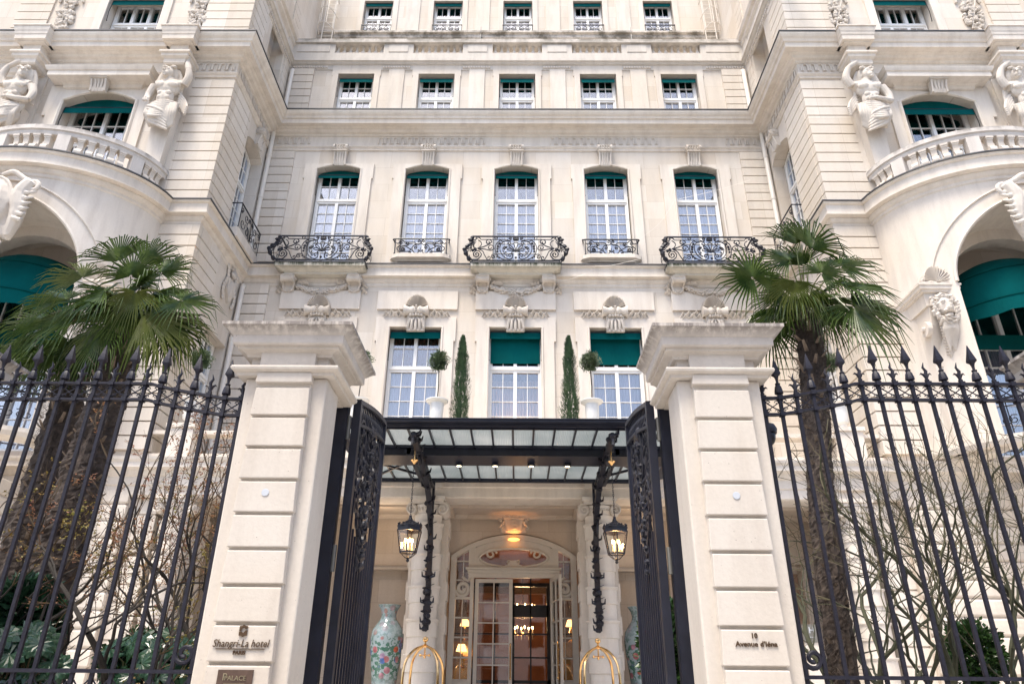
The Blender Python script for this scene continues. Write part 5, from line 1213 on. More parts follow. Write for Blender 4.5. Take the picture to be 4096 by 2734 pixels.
# ================================================================ CHANDELIERS AND LAMPS
def chandelier(x,y,z,r,tiers,label,s=1,lens=0,name='chandelier'):
    K=thing(name,label,'chandelier',(x,y,z)); m=MB(); f=MB(); c=MB()
    for (dz,rr,n) in tiers:
        for i in range(n):
            a=2*PI*i/n+dz; ex,ey=x+rr*cos(a),y+rr*sin(a)
            m.tube(S2((x,y,z+dz),(x+rr*.5*cos(a),y+rr*.5*sin(a),z+dz-.10),(ex,ey,z+dz)),.010*s,4); c.lathe([(.012*s,z+dz),(.012*s,z+dz+.07*s)],(ex,ey,0),5); f.ell((ex,ey,z+dz+.10*s),(.014*s,.014*s,.032*s),6,4)
            c.tube([(ex,ey,z+dz-.01),(ex,ey,z+dz-.16*s)],[.018*s,.004],4)
    m.tube([(x,y,z-.3),(x,y,z+1.1)],.018,5); m.build('arm','brass',K); f.build('bulb','flame',K); c.build('crystal_drop','candle',K)
    ld=bpy.data.lights.new('chandelier_light','POINT'); lo=bpy.data.objects.new('chandelier_light',ld); COL.objects.link(lo); ld.energy=lens; ld.color=(1,.6,.3); ld.shadow_soft_size=.25; lo.parent=K
p=px(2092,2440,23.3); chandelier(p.x,23.3,p.z,.5,[(.0,.36,9),(-.62,.30,8)],'lit two tier crystal chandelier seen through the open door',1.3,50)
chandelier(X0,21.95,8.98,.5,[(.0,.42,12),(.22,.26,8)],'glowing chandelier behind the central first floor window',1.2,26)
def tlamp(u,v,y,label):
    p=px(u,v,y); K=thing('table_lamp',label,'lamp',(p.x,y,.45),None); m=MB(); m.lathe([(.15,p.z-.08),(.09,p.z+.1)],(p.x,y,0),14); m.build('lamp_shade','shade',K,smooth=True)
    m=MB(); m.lathe([(.1,p.z-.5),(.04,p.z-.42),(.06,p.z-.25),(.02,p.z-.08)],(p.x,y,0),10); m.box(p.x-.3,p.x+.3,y-.2,y+.2,.46,p.z-.5); m.build('lamp_base','brass',K)
tlamp(1846,2590,20.9,'lit table lamp behind the left sidelight, the lower one'); tlamp(1860,2490,22.4,'lit lamp with pale shade behind the left sidelight, the higher one'); tlamp(2283,2492,21.6,'lit lamp with pale shade behind the right sidelight')
for s in (-1,1):
    ld=bpy.data.lights.new('portico_light','POINT'); lo=bpy.data.objects.new('portico_light',ld); COL.objects.link(lo); ld.energy=6; ld.color=(1,.74,.5); ld.shadow_soft_size=.2; lo.location=(X0+s*3.3,18.3,5.3)
ld=bpy.data.lights.new('uplight_lamp','SPOT'); lo=bpy.data.objects.new('uplight_lamp',ld); COL.objects.link(lo); ld.energy=3; ld.color=(1,.36,.08); ld.spot_size=R(110); lo.location=(X0,19.28,5.22); lo.rotation_euler=(R(168),0,0)
# ================================================================ GATE PIERS
def pier(xc,label,grp='stone gate piers'):
    yc=6.82; P=thing('gate_pier',label,'gate pier',(xc,yc,0),grp); h=.40
    m=MB(); m.box(xc-h,xc+h,yc-h,yc+.08,-.1,4.31); m.box(xc-h+.07,xc+h-.07,yc+.08,yc+.2,-.1,4.31); m.box(xc-h+.13,xc+h-.13,yc+.2,yc+h,-.1,4.31); sh=m.build('shaft','pier',P)
    bv=sh.modifiers.new('b','BEVEL'); bv.width=.018; bv.segments=2
    m=MB()
    def blk(z0,z1,w=.272,pr=.075,g=.0):
        y=yc-h
        m.add([(xc-w,y-pr,z0),(xc+w,y-pr,z0),(xc+w,y+.02,z0),(xc-w,y+.02,z0),(xc-w+.012,y-pr+.0,z1),(xc+w-.012,y-pr+.0,z1),(xc+w-.012,y+.02,z1+.02),(xc-w+.012,y+.02,z1+.02)],[(0,3,2,1),(4,5,6,7),(0,1,5,4),(1,2,6,5),(2,3,7,6),(3,0,4,7)])
    m.box(xc-.262,xc+.262,yc-h-.035,yc-h+.01,-.1,4.3)
    z=3.93
    while z>.2: blk(z-.02,z+.252); z-=.305
    blk(4.24,4.34,.275,.085)
    bb=m.build('face_block','pier',P); bv=bb.modifiers.new('b','BEVEL'); bv.width=.008; bv.segments=2
    # frieze block between astragal and cap
    m=MB(); m.box(xc-h+.02,xc+h-.02,yc-h+.02,yc+h-.02,4.3,4.66); m.box(xc-.27,xc+.27,yc-h-.05,yc-h+.03,4.42,4.60)
    sq=[(xc-h,yc+h),(xc-h,yc-h),(xc+h,yc-h),(xc+h,yc+h),(xc-h,yc+h-.001)]
    # order so that outward is right hand: walk -y face from left to right
    m.sweep([(-.06,4.315),(.07,4.315),(.075,4.345),(.095,4.350),(.12,4.365),(.125,4.385),(.115,4.405),(.09,4.415),(-.06,4.415)],[(xc-h,yc+h),(xc-h,yc-h),(xc+h,yc-h),(xc+h,yc+h)])
    m.sweep([(-.06,4.53),(.02,4.53),(.03,4.56),(.07,4.585),(.10,4.59),(.10,4.62),(-.06,4.63)],[(xc-h,yc+h),(xc-h,yc-h),(xc+h,yc-h),(xc+h,yc+h)])
    m.build('neck_moulding','pier',P)
    m=MB(); m.sweep([(-.4,4.62),(.13,4.62),(.145,4.635),(.145,4.715),(.155,4.72),(.175,4.74),(.20,4.765),(.225,4.785),(.24,4.79),(.24,4.822),(-.4,4.86)],[(xc-h,yc+h),(xc-h,yc-h),(xc+h,yc-h),(xc+h,yc+h),(xc-h,yc+h)])
    m.box(xc-h,xc+h,yc-h,yc+h,4.62,4.84); m.build('cap','cap',P)
    return P,yc-h-.075
PX=2.11
pl,fy=pier(XG-PX,'stone gate pier with hotel lettering and a brown plaque, left of the gateway')
pr_,fy=pier(XG+PX,'stone gate pier with the street address, right of the gateway')
# side piers, seen only by a cap corner
pier(-6.25,'stone pier whose cap corner shows at the far left edge'); pier(5.95,'stone pier whose cap corner shows at the far right edge')
m=MB()
for s,P in ((-1,pl),(1,pr_)):
    m=MB(); x=XG+s*PX-(.005 if s<0 else -.01); m.lathe([(.034,0),(.034,.003),(.031,.004)],(0,0,0),20); m.v=[(x+a,fy-.003-c,3.165+b_) for a,b_,c in m.v]; m.build('round_cover','disc',P)
lettering('lettering','Shangri-La hotel',.083,(-2.275,fy-.008,1.885),'bronze',pl,sx=.86,shear=.2,ext=.003)
m=MB(); m.box(-2.475,-2.075,fy-.012,fy-.0,1.868,1.873); m.build('lettering_rule','bronze',pl)
lettering('lettering','PARIS',.042,(-2.277,fy-.008,1.828),'bronze',pl,weight=.0008)
em=MB()
cx_=-2.27; 
em.prism([(cx_-.033,2.005),(cx_-.033,2.046),(cx_-.012,2.047),(cx_,2.057),(cx_+.012,2.047),(cx_+.033,2.046),(cx_+.033,2.026),(cx_+.018,2.022),(cx_,2.036),(cx_-.018,2.02),(cx_-.02,2.005)],fy-.014,fy)
em.prism([(cx_+.033,2.012),(cx_+.033,1.972),(cx_+.012,1.97),(cx_,1.960),(cx_-.012,1.97),(cx_-.033,1.972),(cx_-.033,2.002),(cx_-.012,2.002),(cx_,1.99),(cx_+.014,2.004),(cx_+.02,2.012)],fy-.014,fy)
em.build('emblem','bronze',pl)
m=MB(); m.box(-2.42,-2.135,fy-.015,fy-.0,1.575,1.715); pq=m.build('plaque','plaque',pl)
lettering('lettering','PALACE',.050,(-2.272,fy-.018,1.637),'bronzelight',pq,ext=.004); lettering('lettering','P',.075,(-2.358,fy-.018,1.637),'bronzelight',pq,ext=.004)
m=MB(); m.box(-2.36,-2.19,fy-.018,fy-.014,1.612,1.615); m.build('plaque_rule','bronzelight',pq)
lettering('lettering','10',.056,(1.955,fy-.006,1.985),'bronze',pr_,ext=.004,weight=.0012)
lettering('lettering',"Avenue d'Iéna",.056,(1.965,fy-.006,1.922),'bronze',pr_,sx=1.08,ext=.004,weight=.0012)
# ================================================================ GATES
def gate(s,label):
    G=thing('iron_gate',label,'gate',(XG+s*1.60,7.3,0),'open leaves of the entrance gate'); xg=XG+s*1.60
    y0,y1=7.3,8.88; N_=24
    def top(y): t=(y-y0)/(y1-y0); return 4.42+.28*sin(PI/2*t*.9)**1.0
    m=MB(); t=.035
    m.box(xg-.042,xg+.042,y0,y0+.08,.12,top(y0)+.02); m.box(xg-t,xg+t,y1-.06,y1,.12,top(y1)+.02)
    for off,w in ((0,.05),(-.26,.035)):
        m.bar([(xg,y0+.04+(y1-y0-.06)*i/N_,top(y0+(y1-y0)*i/N_)+off) for i in range(N_+1)],w,.075,(1,0,0))
    m.bar([(xg,y0,.2),(xg,y1,.2)],.07,.07,(1,0,0)); m.bar([(xg,y0,1.0),(xg,y1,1.0)],.05,.06,(1,0,0)); 
    m.build('gate_frame','gate',G)
    for i in range(1,12):
        y=y0+.04+(y1-y0-.08)*i/12; b=MB(); ztop=2.95+.35*abs(2*(y-y0)/(y1-y0)-1)
        if i in (1,11,2,10): ztop=top(y)-.26
        b.box(xg-.011,xg+.011,y-.011,y+.011,.2,ztop); b.build('gate_bar','gate',G)
    b=MB()
    for i in range(1,16):
        y=y0+.06+(y1-y0-.1)*i/16; b.box(xg-.008,xg+.008,y-.008,y+.008,top(y)-.25,top(y)-.02)
        b.ell((xg,y,top(y)-.13),(.014,.025,.04),5,4)
    b.build('cresting','gate',G)
    b=MB(); yc=(y0+y1)/2; 
    def sc(pts,r=.016):
        for q in (-1,1): b.bar([(xg,yc+q*u,v) for u,v in pts],r*2.0,.03,(1,0,0))
    for (c,r0,a0,tn) in (((.45,4.15),.20,200,-480),((.30,3.95),.16,-60,420),((.5,3.78),.17,90,460),((.28,3.55),.14,180,-420),((.42,3.38),.13,60,430),((.2,3.22),.10,180,-430),((.55,3.55),.10,0,400),((.5,4.05),.12,30,430)):
        sc(spiral(c,r0,.03,a0,a0+tn,18))
    sc(smooth2([(.0,4.36),(.22,4.30),(.42,4.05),(.28,3.75),(.40,3.45),(.22,3.2),(.0,2.9)],5)); sc([(0.1*cos(R(a)),4.08+.2*sin(R(a))) for a in range(-90,91,15)],.02); sc([(0.17*cos(R(a)),4.05+.28*sin(R(a))) for a in range(-90,91,15)],.02)
    rnd=random.Random(4)
    for k in range(34):
        z=2.75+1.65*k/34; b.ell((xg+rnd.choice((-1,1))*.025,yc+rnd.uniform(-.07,.07),z),(.035,.04,.035),6,4)
        if k%2==0: 
            for q in (-1,1): b.tube([(xg,yc+q*.05,z),(xg+.03,yc+q*.15,z+.05),(xg+.02,yc+q*.2,z+.12)],[.03,.022,.008],4)
    for k in range(24): b.ell((xg+.02,yc+rnd.uniform(-.6,.6),rnd.uniform(3.2,4.2)),(.03,.035,.04),6,4)
    b.ell((xg,yc,4.32),(.05,.08,.09),8,6)
    b.build('scrollwork','gate',G,smooth=False)
    b=MB(); b.box(xg-.03,xg+.03,y1-.07,y1+.02,1.62,1.72); b.tube([(xg,y1,1.3),(xg,y1+.03,1.5)],.02,5); b.build('latch','iron',G)
    for zz in (4.12,2.75,1.0): b=MB(); b.tube([(xg+s*.075,y0+.02,zz-.13),(xg+s*.075,y0+.02,zz+.13)],.022,8); b.build('hinge','grey',G,smooth=True)
    K=thing('gate_post','navy steel hinge post bolted to the '+('left' if s<0 else 'right')+' gate pier','gate post',(xg+s*.15,7.35,0),'hinge posts of the gate')
    b=MB(); b.box(*sorted((xg+s*.09,xg+s*.215)),7.26,7.38,0,4.47); b.build('post','gate',K)
    for zz in (4.42,4.0,2.72,1.2): b=MB(); b.box(*sorted((xg+s*.20,xg+s*.36)),7.28,7.32,zz-.022,zz+.022); b.build('fixing_bracket','gate',K)
gate(-1,'open navy iron gate leaf with scrollwork beside the left pier'); gate(1,'open navy iron gate leaf with scrollwork beside the right pier')
# ================================================================ FENCES
def fence(s,x_in,x_out,label):
    Y=6.55; F=thing('iron_fence',label,'fence',((x_in+x_out)/2,Y,0)); p=.1655; n=int(abs(x_out-x_in)/p)
    def drop(x):
        d=abs(x-x_in)
        t=max(0,1-(d/1.0)); return .16*min(1,t*1.25)**.8 if t>0 else 0
    base=4.30 if s<0 else 4.34
    def rail(zz,nm,w=.05):
        m=MB(); m.bar([(x_in+s*p*i*.5,Y,zz-drop(x_in+s*p*i*.5)) for i in range(2*n+1)],.022,w,(0,1,0)); m.build(nm,'ironfence',F)
    rail(base,'top_rail'); rail(base-.17,'top_rail')
    m=MB(); m.bar([(x_in,Y,1.70),(x_out,Y,1.70)],.03,.055,(0,1,0)); m.build('bottom_rail','ironfence',F)
    m=MB(); m.bar([(x_in,Y,1.42),(x_out,Y,1.42)],.03,.055,(0,1,0)); m.build('bottom_rail','ironfence',F)
    for i in range(n+1):
        x=x_in+s*(.07+p*i)
        if abs(x-x_in)>abs(x_out-x_in): break
        d=drop(x); zt=base-d; m=MB(); r=.0155
        z_low=1.4 
        m.box(x-r,x+r,Y-r,Y+r,z_low,zt+.05)
        for q in (zt,zt-.17): m.box(x-r-.008,x+r+.008,Y-.034,Y+.034,q-.022,q+.022)
        B_=m.build('fence_bar','ironfence',F)
        m=MB()
        if i%2==1:
            m.lathe([(.026,.035),(.044,.045),(.043,.065),(.034,.11),(.020,.135),(.026,.142),(.026,.152),(.013,.16),(.013,.185)],(x,Y,zt),8)
            m.lathe([(.014,.18),(.016,.20),(.024,.225),(.048,.245),(.050,.255),(.026,.34),(.004,.425)],(x,Y,zt),4)
        else:
            m.tube([(x,Y,zt+.03),(x,Y,zt+.10),(x+s*.012,Y,zt+.14),(x-s*.010,Y,zt+.18),(x+s*.006,Y,zt+.235)],[.014,.018,.017,.012,.003],6)
            for q in (-1,1): m.tube([(x,Y,zt+.06),(x+q*.02,Y,zt+.10),(x+q*.045,Y,zt+.115),(x+q*.058,Y,zt+.10)],[.014,.014,.009,.003],5)
        m.build('finial','ironfence',B_,smooth=True)
    m=MB()
    for i in range(n):
        x=x_in+s*(.07+p*i); xc=x+s*p/2
        if abs(x_out-x_in)-abs(xc-x_in)<.05: break
        for zt in (base-drop(xc),):
            for q in (-1,1):
                m.tube([(xc+q*(-.045+u),Y,zt-.045+v) for u,v in spiral((0,0),.024,.006,0,360,8)],.0055,4); m.tube([(xc+q*(-.045+u),Y,zt-.13+v) for u,v in spiral((0,0),.024,.006,0,360,8)],.0055,4)
                m.tube([(xc-q*.07,Y,zt-.04),(xc,Y,zt-.09),(xc+q*.07,Y,zt-.135)],.0065,4)
        m.tube([(xc-.05+u,Y,1.56+v) for u,v in spiral((0,0),.035,.008,0,420,9)],.007,4); m.tube([(xc+.05-u,Y,1.56+v) for u,v in spiral((0,0),.035,.008,0,420,9)],.007,4); m.tube([(xc-.07,Y,1.64),(xc,Y,1.56),(xc+.07,Y,1.64)],.007,4)
    m.build('scroll_band','ironfence',F)
    x=x_in+s*.15; m=MB(); m.tube([(x+s*(-.0+u),Y,1.84+v) for u,v in spiral((0,0),.085,.022,180 if s>0 else 0,(180+470) if s>0 else -470,18)],.02,6)
    m.build('scroll_foot','ironfence',F,smooth=True)
fence(-1,-2.66,-5.85,'tall dark wrought iron fence with spear finials, left of the left gate pier')
fence(1,2.34,5.5,'tall dark wrought iron fence with spear finials, right of the right gate pier')
for nm,x0,x1 in (('left',-5.85,-2.66),('right',2.34,5.55)):
    m=MB(); m.box(x0,x1,6.4,6.75,-.12,1.15); m.box(x0,x1,6.34,6.81,1.15,1.28); o=m.build('dwarf_wall','pier'); o['label']='low stone wall under the '+nm+' fence'; o['category']='wall'
# security camera
p=px(3070,1735,7.6); K=thing('security_camera','dark dome security camera mounted behind the right gate pier','camera',(p.x,7.6,p.z)); m=MB(); m.ell((p.x,7.6,p.z-.03),(.085,.085,.11),12,8); m.build('dome','black',K,smooth=True)
m=MB(); m.lathe([(.10,p.z-.0),(.11,p.z+.05),(.09,p.z+.10),(.05,p.z+.12)],(p.x,7.6,0),16); m.box(p.x-.35,p.x,7.57,7.63,p.z+.08,p.z+.12); m.build('housing','iron',K,smooth=True)
# rooftop cage ladders and lightning rods
def ladder(u0,u1,label):
    a,c=px(u0,100,YT-.35),px(u1,100,YT-.35); K=thing('cage_ladder',label,'ladder',((a.x+c.x)/2,YT-.3,28.4),'caged roof ladders'); xm=(a.x+c.x)/2; y=YT-.3; z0,z1=27.6,33; m=MB()
    for s in (-1,1): m.tube([(xm+s*.24,y,z0),(xm+s*.24,y,z1)],.028,5)
    z=z0
    while z<z1: m.tube([(xm-.24,y,z),(xm+.24,y,z)],.016,4); z+=.3
    m.build('ladder_rails','pipe',K); m=MB(); z=28.9
    while z<z1: m.tube([(xm+.38*cos(R(t)),y-.02-.72*sin(R(t)),z) for t in range(0,181,20)],.024,5); z+=1.0
    for t in (30,70,110,150): m.tube([(xm+.38*cos(R(t)),y-.02-.72*sin(R(t)),28.9) ,(xm+.38*cos(R(t)),y-.02-.72*sin(R(t)),z1)],.02,4)
    m.build('safety_cage','pipe',K)
ladder(1275,1350,'white caged ladder at the left end of the top storey'); ladder(2800,2880,'white caged ladder at the right end of the top storey')
for u,n_ in ((1922,'left'),(2527,'right')):
    a=px(u,165,YA+.05); K=thing('lightning_rod','thin black spike on the balustrade, '+n_+' one','lightning rod',(a.x,YA+.05,26.0),None); m=MB(); m.lathe([(.06,26.0),(.05,26.2),(.03,26.5),(.012,26.6),(.006,27.05)],(a.x,YA+.05,0),5); m.build('spike','iron',K)
# ================================================================ VEGETATION
def facing(n):
    n=n.normalized(); u=n.orthogonal().normalized(); return u,n.cross(u)
def fan(m,base,d,nrm,L,nseg=30,droop=.25,spread=150,rnd=random):
    # fan leaf: base point, axis d, blade normal nrm
    d=d.normalized(); side=d.cross(nrm).normalized(); nrm=side.cross(d).normalized()
    for i in range(nseg):
        a=R(-spread+2*spread*(i+.5)/nseg); ax=d*cos(a)+side*sin(a)
        l=L*(.72+.28*cos(a*.6))*(rnd.uniform(.92,1.05) if rnd.random()<.88 else rnd.uniform(.62,.85)); w=L*.022
        t=ax.cross(nrm).normalized(); 
        p0=base+ax*L*.03; p1=base+ax*l*.36-nrm*L*.015; dr=droop*rnd.uniform(.5,1.5)
        p2=base+ax*l*.72-Vector((0,0,dr*l*.13)); bend=rnd.random()<.25
        p3=base+ax*l*(.95 if not bend else .86)-Vector((0,0,dr*l*(.42 if not bend else .75)))
        ww=(.008,L*.36*R(spread)/nseg*.98,w*.62,.0015)
        vs=[]
        for p,q in zip((p0,p1,p2,p3),ww):
            k=nrm*q*.7
            vs+=[tuple(p-t*q+k),tuple(p-k),tuple(p+t*q+k)]
        m.add(vs,[(3*j,3*j+1,3*j+4,3*j+3) for j in range(3)]+[(3*j+1,3*j+2,3*j+5,3*j+4) for j in range(3)])
def hubs(base,lst):
    out=[]
    for (u,v,Y,ang,L,spr,ty,ol) in lst: out.append((px(u,v,Y),ang,L,spr,ty,ol))
    return out
def palm2(label,crown,footp,r0,r1,fans,seed,back=10):
    rnd=random.Random(seed); K=thing('palm_tree',label,'palm tree',(footp[0],footp[1],0)); C=Vector(crown); F0=Vector((footp[0],footp[1],0)); ax=C-F0; H=ax.length
    rr=lambda t:r0+(r1-r0)*t
    m=MB(); nu,nv=26,int(H/.035); vs=[]
    for i in range(nv+1):
        t=i/nv; p=F0+ax*t+Vector((.04*sin(t*9),.04*cos(t*7),0))
        for j in range(nu):
            a=2*PI*j/nu; q=Vector((cos(a)*4,sin(a)*4,t*H*4)); r=rr(t)*(1+.22*mnoise.noise(q)+.12*mnoise.noise(q*2.3)+rnd.uniform(-.05,.05)); vs.append((p.x+r*cos(a),p.y+r*sin(a),p.z))
    m.add(vs,[(i*nu+j,i*nu+(j+1)%nu,(i+1)*nu+(j+1)%nu,(i+1)*nu+j) for i in range(nv) for j in range(nu)]); 
    for k in range(int(H*1500)):
        t=rnd.random(); a=rnd.random()*2*PI; p=F0+ax*t; r=rr(t); o=Vector((cos(a),sin(a),0)); q=p+o*r*rnd.uniform(.92,1.08); tang=Vector((-sin(a),cos(a),0)); 
        e=q+o*rnd.uniform(.0,.10)+Vector((0,0,rnd.uniform(-.12,.05)))+tang*rnd.uniform(-.10,.10); w=rnd.uniform(.002,.005)
        m.add([tuple(q-tang*w),tuple(q+tang*w),tuple(e)],[(0,1,2)])
    tr=m.build('trunk','fibre',K)
    m=MB(); nb=int(H*26)
    for k in range(nb):
        t=k/nb; a=k*2.399; p=F0+ax*t; r=rr(t); o=Vector((cos(a),sin(a),0)); tang=Vector((-sin(a),cos(a),0)); ln=rnd.uniform(.05,.11)*(1 if t<.8 else 1.5)
        if rnd.random()<.45 and t<.8: continue
        b0=p+o*r*.92; tip=b0+o*(ln*.8+.02)+Vector((0,0,ln*.9)); w=.018
        m.add([tuple(b0-tang*w*1.6),tuple(b0+tang*w*1.6),tuple(tip+tang*w),tuple(tip-tang*w),tuple((b0+tip)/2+o*.02)],[(0,1,4),(1,2,4),(2,3,4),(3,0,4)])
    m.build('leaf_base','stub',tr)
    m=MB(); st=MB(); ol=MB()
    for (h,ang,L,spr,(tx,ty,tz),isol) in fans:
        d=Vector((cos(R(ang)),ty,sin(R(ang)))).normalized(); nrm=Vector((tx,-1,tz)); mid=(C+h)/2+Vector((0,0,.06))
        st.tube(smooth2([tuple(C-Vector((0,0,.05))),tuple(mid),tuple(h)],4),[.018,.015,.012,.010,.009,.009,.008,.008,.007],5)
        fan(ol if isol else m,h,d,nrm,L*1.08,36,.75,spr,rnd)
    for i in range(back):     # fans at the back and inside the crown
        a=R(i*137.5); el=R(-25+75*rnd.random()); d=Vector((cos(a)*cos(el),(abs(sin(a))*.9+.1)*cos(el)*(1 if i%3 else -.6),sin(el))).normalized(); h=C+d*rnd.uniform(.25,.4)
        up=Vector((0,0,1)); nrm=up-d*up.dot(d)+Vector((rnd.uniform(-.6,.6),-.5,0)); st.tube([tuple(C),tuple(h)],.010,4); fan(m,h,(d+Vector((0,0,-.2))).normalized(),nrm,rnd.uniform(.6,.78),32,1.1,130,rnd)
    m.build('fronds','palm',K); ol.build('fronds','palmolive',K); st.build('frond_stalk','palmolive',K)
zkf=lambda x,y:(2800+x/1.5677,850+y/1.5677)
zff=lambda x,y:(x/1.5683,900+y/1.5683)
def HB(fn,l): return [(px(*fn(x,y),Y),ang,L,spr,t,o) for (x,y,Y,ang,L,spr,t,o) in l]
c=px(3222,1235,9.0)
palm2('palm tree with a single slim shaggy trunk behind the right fence',(c.x,9.0,c.z),(3.55,9.0),.155,.165,HB(zkf,[
 (330,410,8.5,120,.66,158,(.1,-.05,.1),0),(700,230,8.9,66,.80,75,(.5,.1,.5),0),(600,200,8.9,98,.62,60,(.1,.1,.5),0),(650,330,9.1,105,.62,70,(-.2,.1,.6),0),(880,340,8.9,30,.58,110,(.35,.05,.9),0),(880,450,8.7,5,.72,100,(.1,0,1.2),0),
 (960,590,8.5,-50,.78,125,(.45,0,.15),0),(1010,560,8.9,-20,.70,90,(.3,0,.6),0),(600,430,8.4,-115,.50,95,(-.2,0,.7),1),(520,520,8.7,-140,.55,110,(-.3,0,.5),0),(450,720,9.2,-100,.62,110,(-.3,0,.2),0),
 (690,520,8.6,-60,.52,110,(.2,0,.6),0),(560,300,8.9,150,.55,100,(-.3,.1,.8),0),(430,420,8.9,-30,.5,140,(0,.1,.4),0),(800,600,9.2,-80,.62,100,(.1,0,.2),0),(760,380,8.6,40,.5,130,(.2,0,.7),0)]),21,8)
c=px(510,1240,9.0); palm2('taller palm tree with a thick dark trunk behind the left fence',(c.x,9.0,c.z),(-5.6,9.05),.33,.20,HB(zff,[
 (740,230,9.1,112,.78,65,(-.1,.1,.5),0),(900,250,9.1,70,.72,60,(.2,.1,.5),0),(820,320,8.7,88,.62,110,(.0,.0,.9),0),(520,330,8.7,150,.62,100,(-.2,0,.8),1),(1010,300,9.0,42,.60,85,(.3,.1,.8),0),(1140,475,8.6,-12,.60,155,(.15,0,.7),0),
 (900,560,8.4,-28,.92,60,(.1,0,.6),1),(1000,560,8.7,-48,.75,75,(.2,0,.5),0),(850,420,8.4,-95,.52,110,(0,0,1.1),1),(480,560,8.7,190,.72,95,(-.2,0,.6),0),(420,470,8.9,165,.66,90,(-.2,0,.9),0),
 (640,650,8.6,-115,.62,100,(-.2,0,.4),0),(660,420,8.6,200,.62,110,(-.1,0,.8),0),(960,440,8.8,10,.66,110,(.2,0,1),0),(1080,640,9.1,-30,.62,80,(.2,0,.4),0),(760,560,8.5,-70,.55,120,(.1,0,.5),0)]),22,13)
c=px(285,1460,9.7); palm2('shorter palm tree on the far left, its fronds under the taller palm',(c.x,9.7,c.z),(-6.45,9.75),.29,.20,HB(zff,[
 (300,600,9.4,170,.72,95,(-.2,0,.8),0),(250,690,9.4,200,.72,90,(-.2,0,.7),0),(190,760,9.3,225,.66,100,(-.2,0,.4),0),(560,720,9.3,-50,.66,100,(.2,0,.5),0),(430,720,9.2,-90,.60,120,(0,0,.4),0),
 (400,620,9.6,120,.62,100,(-.1,0,.8),0),(620,700,9.6,-15,.62,100,(.2,0,.6),0),(340,760,9.2,-120,.62,100,(-.1,0,.3),0),(700,760,9.8,-30,.6,80,(.2,0,.3),0)]),23,9)
def tree(label,foot,stems,h,seed,bark,twig,leafm,nleaf,cat='tree',spread=.5,name='young_tree',depth=5,ls=.03,rad=.058):
    rnd=random.Random(seed); K=thing(name,label,cat,(foot[0],foot[1],0)); b=MB(); tw=MB(); lf=MB()
    def grow(p,d,L,r,k):
        pts=[p];q=Vector(p);n=5
        for i in range(n):
            d=(d+Vector((rnd.uniform(-.26,.26),rnd.uniform(-.24,.24),rnd.uniform(-.10,.16)))).normalized(); 
            if (foot[0]<0 and q.x>-2.95 and d.x>0) or (foot[0]>0 and q.x<2.9 and d.x<0): d.x*=-.6
            if q.y<7.3 and d.y<0: d.y*=-.8
            q=q+d*L/n; pts.append(q.copy())
        r1=r*.76; (b if r>.009 else tw).tube([tuple(x) for x in pts],[r+(r1-r)*i/n for i in range(n+1)],7 if r>.03 else (5 if r>.009 else 3),cap=False)
        if k==0 or r<.003:
            for _ in range(nleaf):
                t=pts[rnd.randrange(1,5)]+Vector((rnd.uniform(-.04,.04),)*1+(rnd.uniform(-.04,.04),rnd.uniform(-.04,.04)))
                for kk in range(3):
                    ax=Vector((rnd.uniform(-1,1),rnd.uniform(-1,1),rnd.uniform(-.7,.5))).normalized(); sdv=ax.orthogonal().normalized()*ls*.28; e=t+ax*ls*rnd.uniform(.7,1.4)
                    lf.add([tuple(t),tuple(t+(e-t)*.45+sdv),tuple(e),tuple(t+(e-t)*.45-sdv)],[(0,1,2,3)])
            return
        nb=rnd.choice((2,2,3)) if k<depth else 2
        for j in range(nb):
            ax=d.orthogonal().normalized(); ax=Matrix.Rotation(rnd.random()*2*PI,3,d)@ax
            dd=(d+ax*rnd.uniform(.35,.85)).normalized(); dd.z=max(dd.z,-.1)+.12
            grow(pts[-1] if j<2 else pts[rnd.choice((2,3))],dd.normalized(),L*rnd.uniform(.68,.94),r1*(.95 if j==0 else .62),k-1)
    for dx,dy in stems:
        grow(Vector((foot[0],foot[1],-.1)),Vector((dx,dy,1)).normalized(),h*.30,rad*rnd.uniform(.8,1.15),depth)
    b.build('branches',bark,K,smooth=True); tw.build('twigs',twig,K)
    if lf.v: lf.build('leaves',leafm,K)
tree('small maple with crooked grey branches and reddish young leaves beside the left gate pier',(-3.55,8.6),((.3,.0),(-.35,.1),(.0,-.2),(-.15,.15)),3.9,31,'bark','twigred','budred',5,depth=6,ls=.028)
tree('slim maple with yellow and red young leaves in front of the palm trunks',(-4.75,8.3),((.15,.1),(-.3,0),(.35,-.1)),3.6,33,'bark','twigred','budgreen',4,depth=6,ls=.03)
tree('maple sapling with sparse brown leaves at the left end of the fence',(-5.9,8.2),((.2,.1),(-.2,0)),3.7,35,'bark','twigred','budred',4,depth=5,ls=.03)
tree('bare green-barked tree leaning left beside the right palm trunk',(4.1,8.4),((-.45,.1),(-.2,-.1),(.1,.1)),3.9,37,'barkgreen','twig','budred',0,depth=6,rad=.060)
tree('bare branching tree in the middle of the right garden',(4.95,8.9),((.05,.1),(-.3,0),(.3,.1)),4.0,39,'barkgreen','twig','budred',0,depth=6,rad=.060)
tree('bare mossy tree at the far right of the garden',(5.9,8.6),((.1,.1),(-.25,0),(.3,-.1)),4.2,41,'barkgreen','twig','budred',0,depth=6,rad=.060)
